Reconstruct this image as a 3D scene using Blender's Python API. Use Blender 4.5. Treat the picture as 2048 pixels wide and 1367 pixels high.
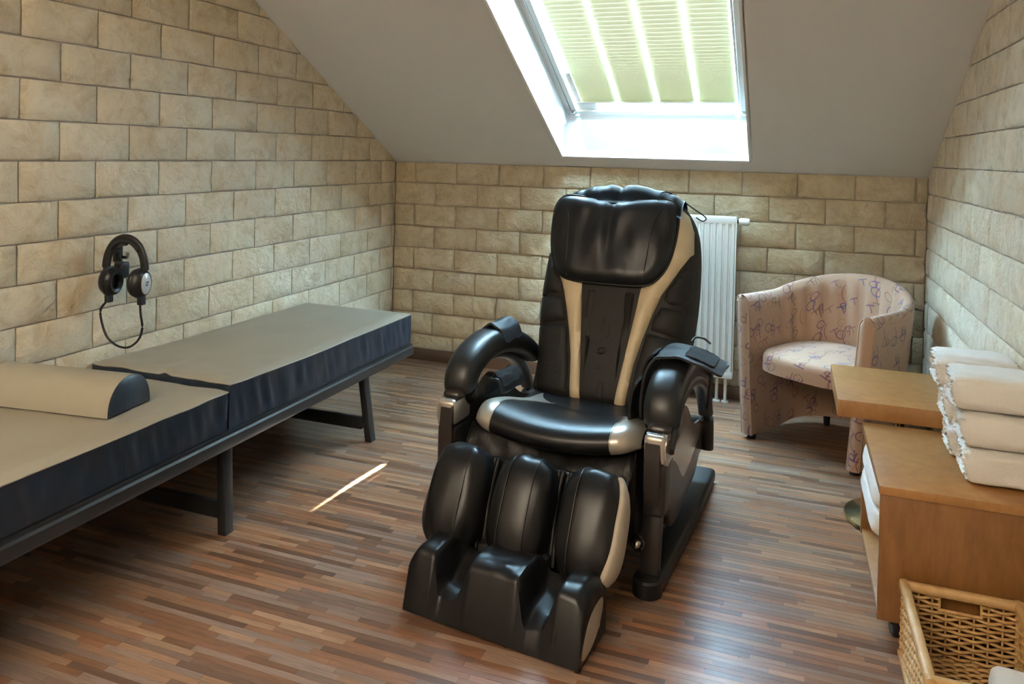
import bpy, bmesh, math, random
from mathutils import Vector, Matrix, noise
R = math.radians
rnd = random.Random(7)
for o in list(bpy.data.objects): bpy.data.objects.remove(o)
scene = bpy.context.scene
COL = scene.collection

# ------------------------------------------------------------------ camera
FPX, CX, CY = 1547.475, 1016.03, 324.68
YAW, PITCH, ROLL = 0.349898, -0.0123166, 0.024862
CAM = Vector((2.44627, -4.5436, 1.35881))
cy_, sy_ = math.cos(YAW), math.sin(YAW)
r0 = Vector((cy_, sy_, 0)); f0 = Vector((-sy_, cy_, 0)); u0 = Vector((0, 0, 1))
fw = f0*math.cos(PITCH)+u0*math.sin(PITCH); up = -f0*math.sin(PITCH)+u0*math.cos(PITCH)
rt = r0*math.cos(ROLL)+up*math.sin(ROLL); up = -r0*math.sin(ROLL)+up*math.cos(ROLL)
cd = bpy.data.cameras.new('camera'); cam = bpy.data.objects.new('camera', cd); COL.objects.link(cam)
M = Matrix((rt, up, -fw)).transposed().to_4x4(); M.translation = CAM; cam.matrix_world = M
cd.sensor_fit = 'HORIZONTAL'; cd.sensor_width = 36; cd.lens = FPX/2048*36
cd.shift_x = (1024-CX)/2048; cd.shift_y = -(683.5-CY)/2048; cd.clip_start = .02
scene.camera = cam
def project(p):
    d = Vector(p)-CAM; z = d.dot(fw)
    return (CX+FPX*d.dot(rt)/z, CY-FPX*d.dot(up)/z, z)

# ------------------------------------------------------------------ world, sun, exposure
W = bpy.data.worlds.new('world'); scene.world = W; W.use_nodes = True
bg = W.node_tree.nodes['Background']; bg.inputs[0].default_value = (.50, .76, 1, 1); bg.inputs[1].default_value = 470
def add_light(name, kind, loc, direction, energy, color, **kw):
    l = bpy.data.lights.new(name, kind); l.energy = energy; l.color = color
    for k, v in kw.items(): setattr(l, k, v)
    o = bpy.data.objects.new(name, l); COL.objects.link(o); o.location = loc
    o.rotation_euler = Vector(direction).to_track_quat('-Z', 'Y').to_euler()
    return o
SUN = Vector((-.255, -.92, -1)).normalized()
add_light('sun', 'SUN', (2, 4, 6), SUN, 420, (1, .97, .93), angle=R(.6))
scene.view_settings.view_transform = 'Standard'; scene.view_settings.look = 'None'
scene.view_settings.exposure = 0; scene.view_settings.gamma = 1; scene.view_settings.use_curve_mapping = False

# room constants
RW, KNEE, SL = 3.127, 1.2863, .5338          # room width, knee wall height, ceiling slope
YF = -6.4; ZT = 2.62; YT = -(ZT-KNEE)/SL      # front wall, flat ceiling height and where it starts
SKX0, SKX1 = 1.174, 2.233                     # skylight opening
SKYB, SKYT = -.113, -1.82                     # opening bottom / top (y on the ceiling plane)
def zc(y, off=0): return KNEE+off-y*SL if y > YT else ZT+off
# portal so that daylight is sampled through the skylight (gives off no light of its own)
sl_len = 1.45
pc = Vector(((SKX0+SKX1)/2, -.70, zc(-.70, .42)))
po = add_light('skylight_portal', 'AREA', pc, (0, -SL, -1), 0, (1, 1, 1), shape='RECTANGLE', size=1.06, size_y=1.5)
po.data.cycles.is_portal = True

# ------------------------------------------------------------------ helpers
def tag(o, label=None, cat=None, group=None, kind=None):
    if label: o['label'] = label
    if cat: o['category'] = cat
    if group: o['group'] = group
    if kind: o['kind'] = kind
    return o
def thing(name, label, cat, loc=(0, 0, 0), rz=0, group=None):
    o = bpy.data.objects.new(name, None); COL.objects.link(o); o.empty_display_size = .1
    o.location = loc; o.rotation_euler = (0, 0, rz); return tag(o, label, cat, group)
def link(name, me, mat=None, parent=None, smooth=True, ang=40):
    if mat is not None and not me.materials: me.materials.append(mat)
    if smooth: me.polygons.foreach_set('use_smooth', [True]*len(me.polygons)); 
    if smooth and ang < 180: me.set_sharp_from_angle(angle=R(ang))
    o = bpy.data.objects.new(name, me); COL.objects.link(o)
    if parent is not None: o.parent = parent
    return o
def from_bm(name, bm, mat=None, parent=None, smooth=True, ang=40, normals=True):
    if normals: bmesh.ops.recalc_face_normals(bm, faces=bm.faces[:])
    me = bpy.data.meshes.new(name); bm.to_mesh(me); bm.free()
    return link(name, me, mat, parent, smooth, ang)
def pydata(name, v, f, mat=None, parent=None, smooth=True, ang=40, normals=True):
    bm = bmesh.new(); vs = [bm.verts.new(p) for p in v]
    for q in f:
        try: bm.faces.new([vs[i] for i in q])
        except ValueError: pass
    return from_bm(name, bm, mat, parent, smooth, ang, normals)
def bm_box(bm, lo, hi, bev=0, seg=2, mtx=None):
    lo, hi = Vector(lo), Vector(hi); c = (lo+hi)/2; s = hi-lo
    t = bmesh.new()
    bmesh.ops.create_cube(t, size=1, matrix=Matrix.Diagonal((s.x, s.y, s.z, 1)))
    if bev: bmesh.ops.bevel(t, geom=t.edges[:], offset=bev, segments=seg, profile=.5, affect='EDGES')
    T = Matrix.Translation(c)
    if mtx is not None: T = mtx @ T
    t.transform(T); join(bm, t); return bm
def join(bm, t):
    me = bpy.data.meshes.new('tmp'); t.to_mesh(me); t.free(); bm.from_mesh(me); bpy.data.meshes.remove(me)
def box(name, lo, hi, mat, parent=None, bev=.003, seg=2, mtx=None):
    return from_bm(name, bm_box(bmesh.new(), lo, hi, bev, seg, mtx), mat, parent)
def catmull(pts, n=8, closed=False):
    P = [Vector(p) for p in pts]; m = len(P); out = []
    rng = range(m) if closed else range(m-1)
    for i in rng:
        if closed: a, b, c, d = P[(i-1) % m], P[i], P[(i+1) % m], P[(i+2) % m]
        else: a, b, c, d = P[max(i-1, 0)], P[i], P[i+1], P[min(i+2, m-1)]
        for k in range(n):
            t = k/n
            out.append(.5*((2*b)+(c-a)*t+(2*a-5*b+4*c-d)*t*t+(3*b-a-3*c+d)*t**3))
    if not closed: out.append(P[-1])
    return out
def bm_sweep(bm, path, ring, closed=False, upv=Vector((0, 0, 1)), scale=None, caps=True):
    """ring: list of (a,b) offsets, a along side, b along 'up' of the frame"""
    n = len(path); rows = []
    for i, p in enumerate(path):
        if closed: t = path[(i+1) % n]-path[i-1]
        else: t = path[min(i+1, n-1)]-path[max(i-1, 0)]
        t = t.normalized(); side = t.cross(upv)
        if side.length < 1e-4: side = t.cross(Vector((1, 0, 0)))
        side.normalize(); u = side.cross(t).normalized()
        s = scale(i/(n-1 if not closed else n)) if scale else (1, 1)
        rows.append([bm.verts.new(p+side*a*s[0]+u*b*s[1]) for a, b in ring])
    m = len(ring)
    for i in range(n if closed else n-1):
        A, B = rows[i], rows[(i+1) % n]
        for j in range(m): bm.faces.new((A[j], A[(j+1) % m], B[(j+1) % m], B[j]))
    if caps and not closed:
        bm.faces.new(rows[0][::-1]); bm.faces.new(rows[-1])
    return bm
def circ(r, n=10, r2=None, e=1):
    f = lambda c: math.copysign(abs(c)**e, c)
    return [(r*f(math.cos(2*math.pi*k/n)), (r2 or r)*f(math.sin(2*math.pi*k/n))) for k in range(n)]
def tube(name, pts, r, mat, parent=None, n=10, sm=6, closed=False, upv=Vector((0, 0, 1)), ring=None, scale=None, ang=50):
    path = catmull(pts, sm, closed) if sm else [Vector(p) for p in pts]
    return from_bm(name, bm_sweep(bmesh.new(), path, ring or circ(r, n), closed, upv, scale), mat, parent, ang=ang)
def lathe(bm, prof, n=24, mtx=None):
    t = bmesh.new(); rows = []
    for r, z in prof:
        rows.append([t.verts.new((r*math.cos(2*math.pi*k/n), r*math.sin(2*math.pi*k/n), z)) for k in range(n)] if r > 1e-5 else [t.verts.new((0, 0, z))])
    for A, B in zip(rows, rows[1:]):
        for k in range(n):
            k2 = (k+1) % n
            if len(A) == 1 and len(B) == 1: continue
            if len(A) == 1: t.faces.new((A[0], B[k2], B[k]))
            elif len(B) == 1: t.faces.new((A[k], A[k2], B[0]))
            else: t.faces.new((A[k], A[k2], B[k2], B[k]))
    if mtx is not None: t.transform(mtx)
    join(bm, t); return bm
def axis_mtx(loc, d, upv=(0, 0, 1)):
    z = Vector(d).normalized(); x = Vector(upv).cross(z)
    if x.length < 1e-4: x = Vector((1, 0, 0))
    x.normalize(); y = z.cross(x)
    m = Matrix((x, y, z)).transposed().to_4x4(); m.translation = Vector(loc); return m
def seg_dist(p, a, b):
    ab = b-a; t = max(0, min(1, (p-a).dot(ab)/max(ab.length_squared, 1e-12))); return (p-a-ab*t).length
def patch(name, poly, mapfn, mat, parent=None, cell=.02, thick=.01, r=.02, base=0, back=None, cap=True, wr=0, wf=12, seed=0, ang=60):
    """Cushion over a 2-D outline: rounded towards its rim, laid on the surface mapfn(x, s, off)."""
    P = [Vector((p[0], p[1], 0)) for p in poly]
    bm = bmesh.new(); bm.faces.new([bm.verts.new(p) for p in P])
    xs = [p.x for p in P]; ss = [p.y for p in P]
    for ax, lo, hi in ((0, min(xs), max(xs)), (1, min(ss), max(ss))):
        n = max(1, int((hi-lo)/cell))
        for k in range(1, n):
            co = Vector((0, 0, 0)); no = Vector((0, 0, 0)); co[ax] = lo+(hi-lo)*k/n; no[ax] = 1
            bmesh.ops.bisect_plane(bm, geom=bm.verts[:]+bm.edges[:]+bm.faces[:], plane_co=co, plane_no=no, dist=1e-5)
    bmesh.ops.remove_doubles(bm, verts=bm.verts[:], dist=1e-4)
    m = len(P)
    if back is None: back = base-thick*.3
    bd = [e for e in bm.edges if e.is_boundary]
    ex = bmesh.ops.extrude_edge_only(bm, edges=bd)
    low = set(g for g in ex['geom'] if isinstance(g, bmesh.types.BMVert))
    if cap:
        eb = [e for e in ex['geom'] if isinstance(e, bmesh.types.BMEdge) and e.is_boundary]
        bmesh.ops.edgeloop_fill(bm, edges=eb)
    for v in bm.verts:
        if v in low: off = back
        else:
            d = min(seg_dist(v.co, P[i], P[(i+1) % m]) for i in range(m))
            q = min(d/r, 1); off = base+thick*math.sqrt(max(0, 1-(1-q)**2))
            if wr: off += wr*noise.noise(Vector((v.co.x*wf, v.co.y*wf*.35, seed)))*q
        v.co = mapfn(v.co.x, v.co.y, off)
    return from_bm(name, bm, mat, parent, ang=ang)
def superell(bm, c, h, e1=.5, e2=.5, nu=28, nv=18, mtx=None, wr=0, wf=10, seed=0):
    f = lambda c, e: math.copysign(abs(c)**e, c)
    t = bmesh.new(); rows = []
    for j in range(nv+1):
        v = -math.pi/2+math.pi*j/nv
        if j in (0, nv): rows.append([t.verts.new((0, 0, h[2]*f(math.sin(v), e1)))]); continue
        row = []
        for i in range(nu):
            u = 2*math.pi*i/nu
            row.append(t.verts.new((h[0]*f(math.cos(v), e1)*f(math.cos(u), e2), h[1]*f(math.cos(v), e1)*f(math.sin(u), e2), h[2]*f(math.sin(v), e1))))
        rows.append(row)
    for A, B in zip(rows, rows[1:]):
        for k in range(nu):
            k2 = (k+1) % nu
            if len(A) == 1: t.faces.new((A[0], B[k2], B[k]))
            elif len(B) == 1: t.faces.new((A[k], A[k2], B[0]))
            else: t.faces.new((A[k], A[k2], B[k2], B[k]))
    if wr:
        for v in t.verts:
            n = noise.noise(Vector((v.co.x*wf, v.co.y*wf, v.co.z*wf*.25+seed)))
            v.co *= 1+wr*n
    t.transform((mtx if mtx is not None else Matrix()) @ Matrix.Translation(Vector(c)) if mtx is not None else Matrix.Translation(Vector(c)))
    join(bm, t); return bm

# ------------------------------------------------------------------ materials
def nodes(name):
    m = bpy.data.materials.new(name); m.use_nodes = True
    return m, m.node_tree.nodes, m.node_tree.links, m.node_tree.nodes['Principled BSDF']
def N(nt, kind, **kw):
    n = nt.new(kind)
    for k, v in kw.items():
        if k.startswith('i_'):
            key = k[2:]; n.inputs[int(key) if key.isdigit() else key].default_value = v
        else: setattr(n, k, v)
    return n
def ramp(nt, stops):
    n = nt.new('ShaderNodeValToRGB'); cr = n.color_ramp
    while len(cr.elements) < len(stops): cr.elements.new(.5)
    for e, (p, c) in zip(cr.elements, stops): e.position = p; e.color = (*c, 1)
    return n
def coords(nt, ln, scale=(1, 1, 1), src='Object'):
    tc = nt.new('ShaderNodeTexCoord'); mp = nt.new('ShaderNodeMapping'); mp.inputs['Scale'].default_value = scale
    ln.new(tc.outputs[src], mp.inputs['Vector']); return mp
def simple(name, col, rough=.5, metal=0, spec=.5, col2=None, nscale=30, stretch=(1, 1, 1), bump=0, bscale=None, bdist=.002, coat=0, src='Object', sheen=0):
    m, nt, ln, p = nodes(name)
    p.inputs['Base Color'].default_value = (*col, 1); p.inputs['Roughness'].default_value = rough
    p.inputs['Metallic'].default_value = metal; p.inputs['Specular IOR Level'].default_value = spec
    p.inputs['Coat Weight'].default_value = coat; p.inputs['Sheen Weight'].default_value = sheen
    mp = coords(nt, ln, stretch, src)
    if col2:
        n = N(nt, 'ShaderNodeTexNoise', i_Scale=nscale, i_Detail=5); ln.new(mp.outputs[0], n.inputs['Vector'])
        r = ramp(nt, [(.35, col), (.65, col2)]); ln.new(n.outputs['Fac'], r.inputs[0]); ln.new(r.outputs[0], p.inputs['Base Color'])
    if bump:
        n = N(nt, 'ShaderNodeTexNoise', i_Scale=bscale or nscale, i_Detail=4); ln.new(mp.outputs[0], n.inputs['Vector'])
        b = N(nt, 'ShaderNodeBump', i_Strength=bump, i_Distance=bdist); ln.new(n.outputs['Fac'], b.inputs['Height']); ln.new(b.outputs[0], p.inputs['Normal'])
    return m
def stone_mat(name, cols, relief):
    m, nt, ln, p = nodes(name)
    geo = nt.new('ShaderNodeNewGeometry'); oi = nt.new('ShaderNodeObjectInfo')
    add = N(nt, 'ShaderNodeVectorMath', operation='MULTIPLY_ADD'); add.inputs[1].default_value = (1, 1, 1)
    ln.new(geo.outputs['Position'], add.inputs[0]); ln.new(oi.outputs['Random'], add.inputs[2])
    n1 = N(nt, 'ShaderNodeTexNoise', i_Scale=11, i_Detail=8, i_Distortion=.7, i_Roughness=.66); ln.new(add.outputs[0], n1.inputs['Vector'])
    r = ramp(nt, [(.30, cols[0]), (.5, cols[1]), (.72, cols[2])]); ln.new(n1.outputs['Fac'], r.inputs[0])
    n3 = N(nt, 'ShaderNodeTexNoise', i_Scale=1.1, i_Detail=2); ln.new(geo.outputs['Position'], n3.inputs['Vector'])
    mx = N(nt, 'ShaderNodeMix', data_type='RGBA', blend_type='MULTIPLY'); mx.inputs[0].default_value = .75
    r3 = ramp(nt, [(.38, (1, .93, .8)), (.6, (1, 1, 1))]); ln.new(n3.outputs['Fac'], r3.inputs[0])
    ln.new(r.outputs[0], mx.inputs[6]); ln.new(r3.outputs[0], mx.inputs[7])
    hv = N(nt, 'ShaderNodeHueSaturation'); mr = N(nt, 'ShaderNodeMapRange', i_3=.95, i_4=1.04); ln.new(oi.outputs['Random'], mr.inputs[0])
    ln.new(mr.outputs[0], hv.inputs['Value']); ln.new(mx.outputs[2], hv.inputs['Color']); ln.new(hv.outputs[0], p.inputs['Base Color'])
    p.inputs['Roughness'].default_value = .9; p.inputs['Specular IOR Level'].default_value = .2
    n2 = N(nt, 'ShaderNodeTexNoise', i_Scale=17, i_Detail=8, i_Roughness=.66, i_Distortion=.5); ln.new(add.outputs[0], n2.inputs['Vector'])
    b = N(nt, 'ShaderNodeBump', i_Strength=relief, i_Distance=.035); ln.new(n2.outputs['Fac'], b.inputs['Height']); ln.new(b.outputs[0], p.inputs['Normal'])
    return m
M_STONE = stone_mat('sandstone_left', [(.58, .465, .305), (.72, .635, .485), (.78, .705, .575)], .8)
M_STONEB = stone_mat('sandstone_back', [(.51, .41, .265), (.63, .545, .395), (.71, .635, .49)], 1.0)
M_STONER = stone_mat('sandstone_right_lit', [(.64, .54, .40), (.79, .72, .60), (.85, .80, .70)], .7)  # lighter copy: skylight falling on the right wall put into the colour
M_MORTAR = simple('mortar', (.44, .38, .32), .95, col2=(.34, .28, .22), nscale=9, bump=.3, bscale=120)
M_PLASTER = simple('ceiling_plaster', (.68, .68, .675), .9, spec=.2, bump=.25, bscale=170, bdist=.003)
M_REVEAL = simple('reveal_white', (.86, .87, .88), .6, bump=.05, bscale=200)
M_WHITE = simple('white_lacquer', (.82, .82, .80), .3)
M_FRONT = simple('front_plaster', (.70, .66, .58), .9)
M_BASE = simple('baseboard_wood', (.10, .055, .035), .45, col2=(.15, .085, .055), nscale=20, stretch=(.1, 1, 1))
def floor_mat():
    m, nt, ln, p = nodes('floor_strips')
    at = N(nt, 'ShaderNodeAttribute', attribute_name='tint')
    geo = nt.new('ShaderNodeNewGeometry'); mp = nt.new('ShaderNodeMapping'); mp.inputs['Scale'].default_value = (6, 90, 1)
    ln.new(geo.outputs['Position'], mp.inputs[0])
    n = N(nt, 'ShaderNodeTexNoise', i_Scale=2.2, i_Detail=6, i_Roughness=.6); ln.new(mp.outputs[0], n.inputs['Vector'])
    r = ramp(nt, [(.3, (.72, .72, .72)), (.7, (1.2, 1.2, 1.2))]); ln.new(n.outputs['Fac'], r.inputs[0])
    mx = N(nt, 'ShaderNodeMix', data_type='RGBA', blend_type='MULTIPLY'); mx.inputs[0].default_value = 1
    ln.new(at.outputs['Color'], mx.inputs[6]); ln.new(r.outputs[0], mx.inputs[7]); ln.new(mx.outputs[2], p.inputs['Base Color'])
    p.inputs['Roughness'].default_value = .30; p.inputs['Specular IOR Level'].default_value = .5
    b = N(nt, 'ShaderNodeBump', i_Strength=.12, i_Distance=.002); ln.new(n.outputs['Fac'], b.inputs['Height']); ln.new(b.outputs[0], p.inputs['Normal'])
    return m
M_FLOOR = floor_mat()
M_SUB = simple('floor_joint', (.07, .045, .035), .6)
M_LEATHER = simple('black_leather', (.007, .007, .008), .33, spec=.30, bump=.12, bscale=260, bdist=.001)
M_LEATHER2 = simple('black_leather_creased', (.008, .0075, .007), .38, spec=.30, bump=.45, bscale=16, bdist=.012, stretch=(1, 1, .35))
M_CLOTH = simple('dark_cloth', (.012, .0105, .009), .55, spec=.22, bump=.3, bscale=45, stretch=(1, 1, 2.5), bdist=.004)
M_GOLD = simple('champagne_vinyl', (.53, .43, .28), .42, spec=.5, bump=.35, bscale=38, bdist=.004, col2=(.47, .37, .23), nscale=9)
M_SILVER = simple('silver_vinyl', (.50, .46, .40), .30, metal=.55, bump=.12, bscale=50, bdist=.002)
M_SILVERP = simple('silver_plastic', (.46, .43, .38), .30, metal=.6)
M_BRONZE = simple('bronze_plastic', (.024, .0195, .0185), .30, spec=.4)
M_WAVE = simple('silver_wave_panel', (.46, .42, .40), .20, metal=.65)
M_PLASTIC = simple('black_plastic', (.009, .009, .010), .4, spec=.35)
M_NEOP = simple('neoprene', (.012, .013, .015), .55, spec=.3, bump=.15, bscale=160)
M_VELCRO = simple('velcro', (.006, .006, .007), .95, bump=.5, bscale=400)
M_ARM = simple('arm_pad', (.012, .013, .014), .36, spec=.4, bump=.15, bscale=420, bdist=.0008)
M_PADSIDE = simple('grey_side_patch', (.36, .31, .25), .6, bump=.2, bscale=500)
M_STEEL = simple('steel', (.6, .6, .58), .25, metal=1)
M_TAUPE = simple('taupe_vinyl', (.30, .272, .215), .38, spec=.5, bump=.08, bscale=300, col2=(.278, .25, .195), nscale=5)
M_NAVY = simple('navy_nylon', (.014, .022, .036), .34, spec=.5, bump=.25, bscale=14, bdist=.01, stretch=(1, 1.6, .5))
M_METAL = simple('black_painted_metal', (.016, .017, .019), .34, spec=.5)
def wood_mat(name, ca, cb, st):
    m, nt, ln, p = nodes(name)
    mp = coords(nt, ln, st)
    n = N(nt, 'ShaderNodeTexNoise', i_Scale=14, i_Detail=8, i_Roughness=.65); ln.new(mp.outputs[0], n.inputs['Vector'])
    n2 = N(nt, 'ShaderNodeTexNoise', i_Scale=2.5, i_Detail=2); ln.new(mp.outputs[0], n2.inputs['Vector'])
    ad = N(nt, 'ShaderNodeMath', operation='MULTIPLY_ADD'); ad.inputs[1].default_value = .5; ln.new(n2.outputs['Fac'], ad.inputs[0])
    ln.new(n.outputs['Fac'], ad.inputs[2])
    r = ramp(nt, [(.55, ca), (.95, cb)]); ln.new(ad.outputs[0], r.inputs[0]); ln.new(r.outputs[0], p.inputs['Base Color'])
    p.inputs['Roughness'].default_value = .38
    return m
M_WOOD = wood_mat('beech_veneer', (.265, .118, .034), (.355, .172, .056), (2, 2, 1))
M_WOODV = wood_mat('beech_veneer_shaded', (.155, .064, .016), (.235, .105, .032), (3, 3, .6))  # darker copy: weaker light on the cabinet uprights put into the colour
M_TOWEL = simple('white_terry', (.76, .74, .71), .95, spec=.1, bump=.6, bscale=260, bdist=.004, sheen=.3)
M_WICKER = simple('wicker', (.42, .24, .085), .5, col2=(.55, .34, .14), nscale=60, bump=.3, bscale=200)
M_WICKRIM = simple('wicker_rim', (.52, .33, .15), .5, col2=(.44, .26, .10), nscale=25, stretch=(1, 1, 1), bump=.3, bscale=120)
M_BRASS = simple('brass', (.55, .43, .22), .22, metal=1)
M_RAD = simple('radiator_enamel', (.80, .79, .74), .35)
M_CUPSILVER = simple('cup_silver', (.62, .64, .66), .35, metal=.5)
def fabric_mat():
    m, nt, ln, p = nodes('printed_fabric')
    uv = N(nt, 'ShaderNodeUVMap', uv_map='UVMap')
    def mth(op, a, b=None, c=None):
        n = nt.new('ShaderNodeMath'); n.operation = op
        for i, x in enumerate((a, b, c)):
            if x is None: continue
            if isinstance(x, (int, float)): n.inputs[i].default_value = x
            else: ln.new(x, n.inputs[i])
        return n.outputs[0]
    base = (.50, .345, .25)
    cur = None
    brush = simple  # noqa
    nz = N(nt, 'ShaderNodeTexNoise', i_Scale=420, i_Detail=2); ln.new(uv.outputs[0], nz.inputs['Vector'])
    br = ramp(nt, [(.3, (.33, .195, .125)), (.7, (.42, .27, .185))]); ln.new(nz.outputs['Fac'], br.inputs[0]); cur = br.outputs[0]
    # three layers of printed marks: rings, long arcs, small tee shapes
    for li, (cell, off, kind) in enumerate(((.150, (.0, .0), 'ring'), (.165, (.37, .21), 'arc'), (.130, (.71, .53), 'tee'), (.155, (.13, .77), 'hook'), (.17, (.55, .43), 'ring'), (.15, (.87, .61), 'arc'), (.16, (.31, .93), 'tee'))):
        mp = nt.new('ShaderNodeMapping'); mp.inputs['Scale'].default_value = (1/cell, 1/cell, 1); mp.inputs['Location'].default_value = (*off, 0)
        ln.new(uv.outputs[0], mp.inputs[0])
        fr = N(nt, 'ShaderNodeVectorMath', operation='FRACTION'); ln.new(mp.outputs[0], fr.inputs[0])
        fl = N(nt, 'ShaderNodeVectorMath', operation='FLOOR'); ln.new(mp.outputs[0], fl.inputs[0])
        wn = N(nt, 'ShaderNodeTexWhiteNoise', noise_dimensions='3D'); ln.new(fl.outputs[0], wn.inputs['Vector'])
        sc = N(nt, 'ShaderNodeVectorMath', operation='MULTIPLY_ADD'); ln.new(wn.outputs['Color'], sc.inputs[0]); sc.inputs[1].default_value = (-.44, -.44, 0)
        ln.new(fr.outputs[0], sc.inputs[2])
        sx = nt.new('ShaderNodeSeparateXYZ'); ln.new(sc.outputs[0], sx.inputs[0])
        x = mth('SUBTRACT', sx.outputs[0], .28); y = mth('SUBTRACT', sx.outputs[1], .28)
        if kind == 'ring':
            d = mth('SQRT', mth('ADD', mth('MULTIPLY', x, x), mth('MULTIPLY', mth('MULTIPLY', y, y), 1.5)))
            msk = mth('LESS_THAN', mth('ABSOLUTE', mth('SUBTRACT', d, .15)), .018)
        elif kind == 'arc':
            q = mth('ADD', mth('MULTIPLY', mth('MULTIPLY', y, y), -1.5), x)
            msk = mth('MULTIPLY', mth('LESS_THAN', mth('ABSOLUTE', q), .017), mth('LESS_THAN', mth('ABSOLUTE', y), .27))
        elif kind == 'tee':
            a = mth('MULTIPLY', mth('LESS_THAN', mth('ABSOLUTE', mth('ADD', y, mth('MULTIPLY', x, .25))), .022), mth('LESS_THAN', mth('ABSOLUTE', x), .17))
            b = mth('MULTIPLY', mth('LESS_THAN', mth('ABSOLUTE', mth('SUBTRACT', x, mth('MULTIPLY', y, .4))), .022), mth('LESS_THAN', mth('ABSOLUTE', mth('SUBTRACT', y, .1)), .13))
            msk = mth('MAXIMUM', a, b)
        else:
            d = mth('SQRT', mth('ADD', mth('MULTIPLY', x, x), mth('MULTIPLY', y, y)))
            a = mth('MULTIPLY', mth('LESS_THAN', mth('ABSOLUTE', mth('SUBTRACT', d, .085)), .02), mth('LESS_THAN', x, .06))
            b = mth('MULTIPLY', mth('LESS_THAN', mth('ABSOLUTE', mth('SUBTRACT', x, .085)), .02), mth('LESS_THAN', mth('ABSOLUTE', mth('SUBTRACT', y, .05)), .17))
            msk = mth('MAXIMUM', a, b)
        cr = ramp(nt, [(0, (.16, .10, .06)), (.25, (.30, .18, .10)), (.45, (.10, .03, .12)), (.7, (.16, .03, .08)), (.85, (.03, .06, .16))]); cr.color_ramp.interpolation = 'CONSTANT'
        w2 = N(nt, 'ShaderNodeTexWhiteNoise', noise_dimensions='3D'); v2 = N(nt, 'ShaderNodeVectorMath', operation='ADD'); ln.new(fl.outputs[0], v2.inputs[0]); v2.inputs[1].default_value = (31.3, 7.7, li)
        ln.new(v2.outputs[0], w2.inputs['Vector']); ln.new(w2.outputs['Value'], cr.inputs[0])
        mx = N(nt, 'ShaderNodeMix', data_type='RGBA'); ln.new(mth('MULTIPLY', msk, .75), mx.inputs[0]); ln.new(cur, mx.inputs[6]); ln.new(cr.outputs[0], mx.inputs[7])
        cur = mx.outputs[2]
    ln.new(cur, p.inputs['Base Color']); p.inputs['Roughness'].default_value = .85; p.inputs['Sheen Weight'].default_value = .25
    b = N(nt, 'ShaderNodeBump', i_Strength=.25, i_Distance=.002); ln.new(nz.outputs['Fac'], b.inputs['Height']); ln.new(b.outputs[0], p.inputs['Normal'])
    return m
M_FABRIC = fabric_mat()
def blind_mat(MIX_=.0033, nm='pleated_blind'):
    m = bpy.data.materials.new(nm); m.use_nodes = True; nt = m.node_tree.nodes; ln = m.node_tree.links; nt.clear()
    o = nt.new('ShaderNodeOutputMaterial'); d = nt.new('ShaderNodeBsdfDiffuse'); t = nt.new('ShaderNodeBsdfTranslucent'); mx = nt.new('ShaderNodeMixShader')
    d.inputs[0].default_value = (.50, .52, .30, 1); t.inputs[0].default_value = (.85, .60, .38, 1); mx.inputs[0].default_value = MIX_
    ln.new(d.outputs[0], mx.inputs[1]); ln.new(t.outputs[0], mx.inputs[2]); ln.new(mx.outputs[0], o.inputs[0]); return m
M_BLIND = blind_mat(); M_CREASE = blind_mat(.0068, 'blind_crease')
def glass_mat():
    m = bpy.data.materials.new('window_glass'); m.use_nodes = True; nt = m.node_tree.nodes; ln = m.node_tree.links; nt.clear()
    o = nt.new('ShaderNodeOutputMaterial'); t = nt.new('ShaderNodeBsdfTransparent'); g = nt.new('ShaderNodeBsdfGlossy'); mx = nt.new('ShaderNodeMixShader')
    t.inputs[0].default_value = (.93, .97, .96, 1); g.inputs['Roughness'].default_value = .02; mx.inputs[0].default_value = .06
    ln.new(t.outputs[0], mx.inputs[1]); ln.new(g.outputs[0], mx.inputs[2]); ln.new(mx.outputs[0], o.inputs[0]); return m
M_GLASS = glass_mat()

# ------------------------------------------------------------------ the room shell
def struct(o): o['kind'] = 'structure'; return o
# floor: dark sub layer with narrow strips on it
fl = struct(box('floor', (-.2, YF-.2, -.08), (RW+.2, .2, -.004), M_SUB, bev=0))
tag(fl, 'brown laminate floor of narrow mixed-tone wooden strips')
PAL = [(.235, .128, .078), (.30, .185, .12), (.185, .130, .105), (.34, .225, .15), (.135, .078, .052), (.26, .195, .16), (.285, .15, .085), (.21, .115, .07), (.23, .175, .15), (.165, .105, .078)]
strips = []
rw = .0215; y = -.001; row = 0
while y > -4.3:
    x = -.02-rnd.random()*.3
    while x < RW+.02:
        L = rnd.choice((.10, .16, .22, .28, .34, .40))*(.9+.2*rnd.random())
        strips.append((max(x, -.015), min(x+L, RW+.015), y-rw, y, rnd.choice(PAL), .82+.36*rnd.random()))
        x += L
    y -= rw; row += 1
def strip_geo(s):
    g = .0004; x0, x1, y0, y1 = s[0]+g, s[1]-g, s[2]+g, s[3]-g
    v = [(x0, y0, -.004), (x1, y0, -.004), (x1, y1, -.004), (x0, y1, -.004), (x0, y0, 0), (x1, y0, 0), (x1, y1, 0), (x0, y1, 0)]
    f = [(4, 5, 6, 7), (0, 1, 5, 4), (1, 2, 6, 5), (2, 3, 7, 6), (3, 0, 4, 7)]
    return v, f
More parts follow.
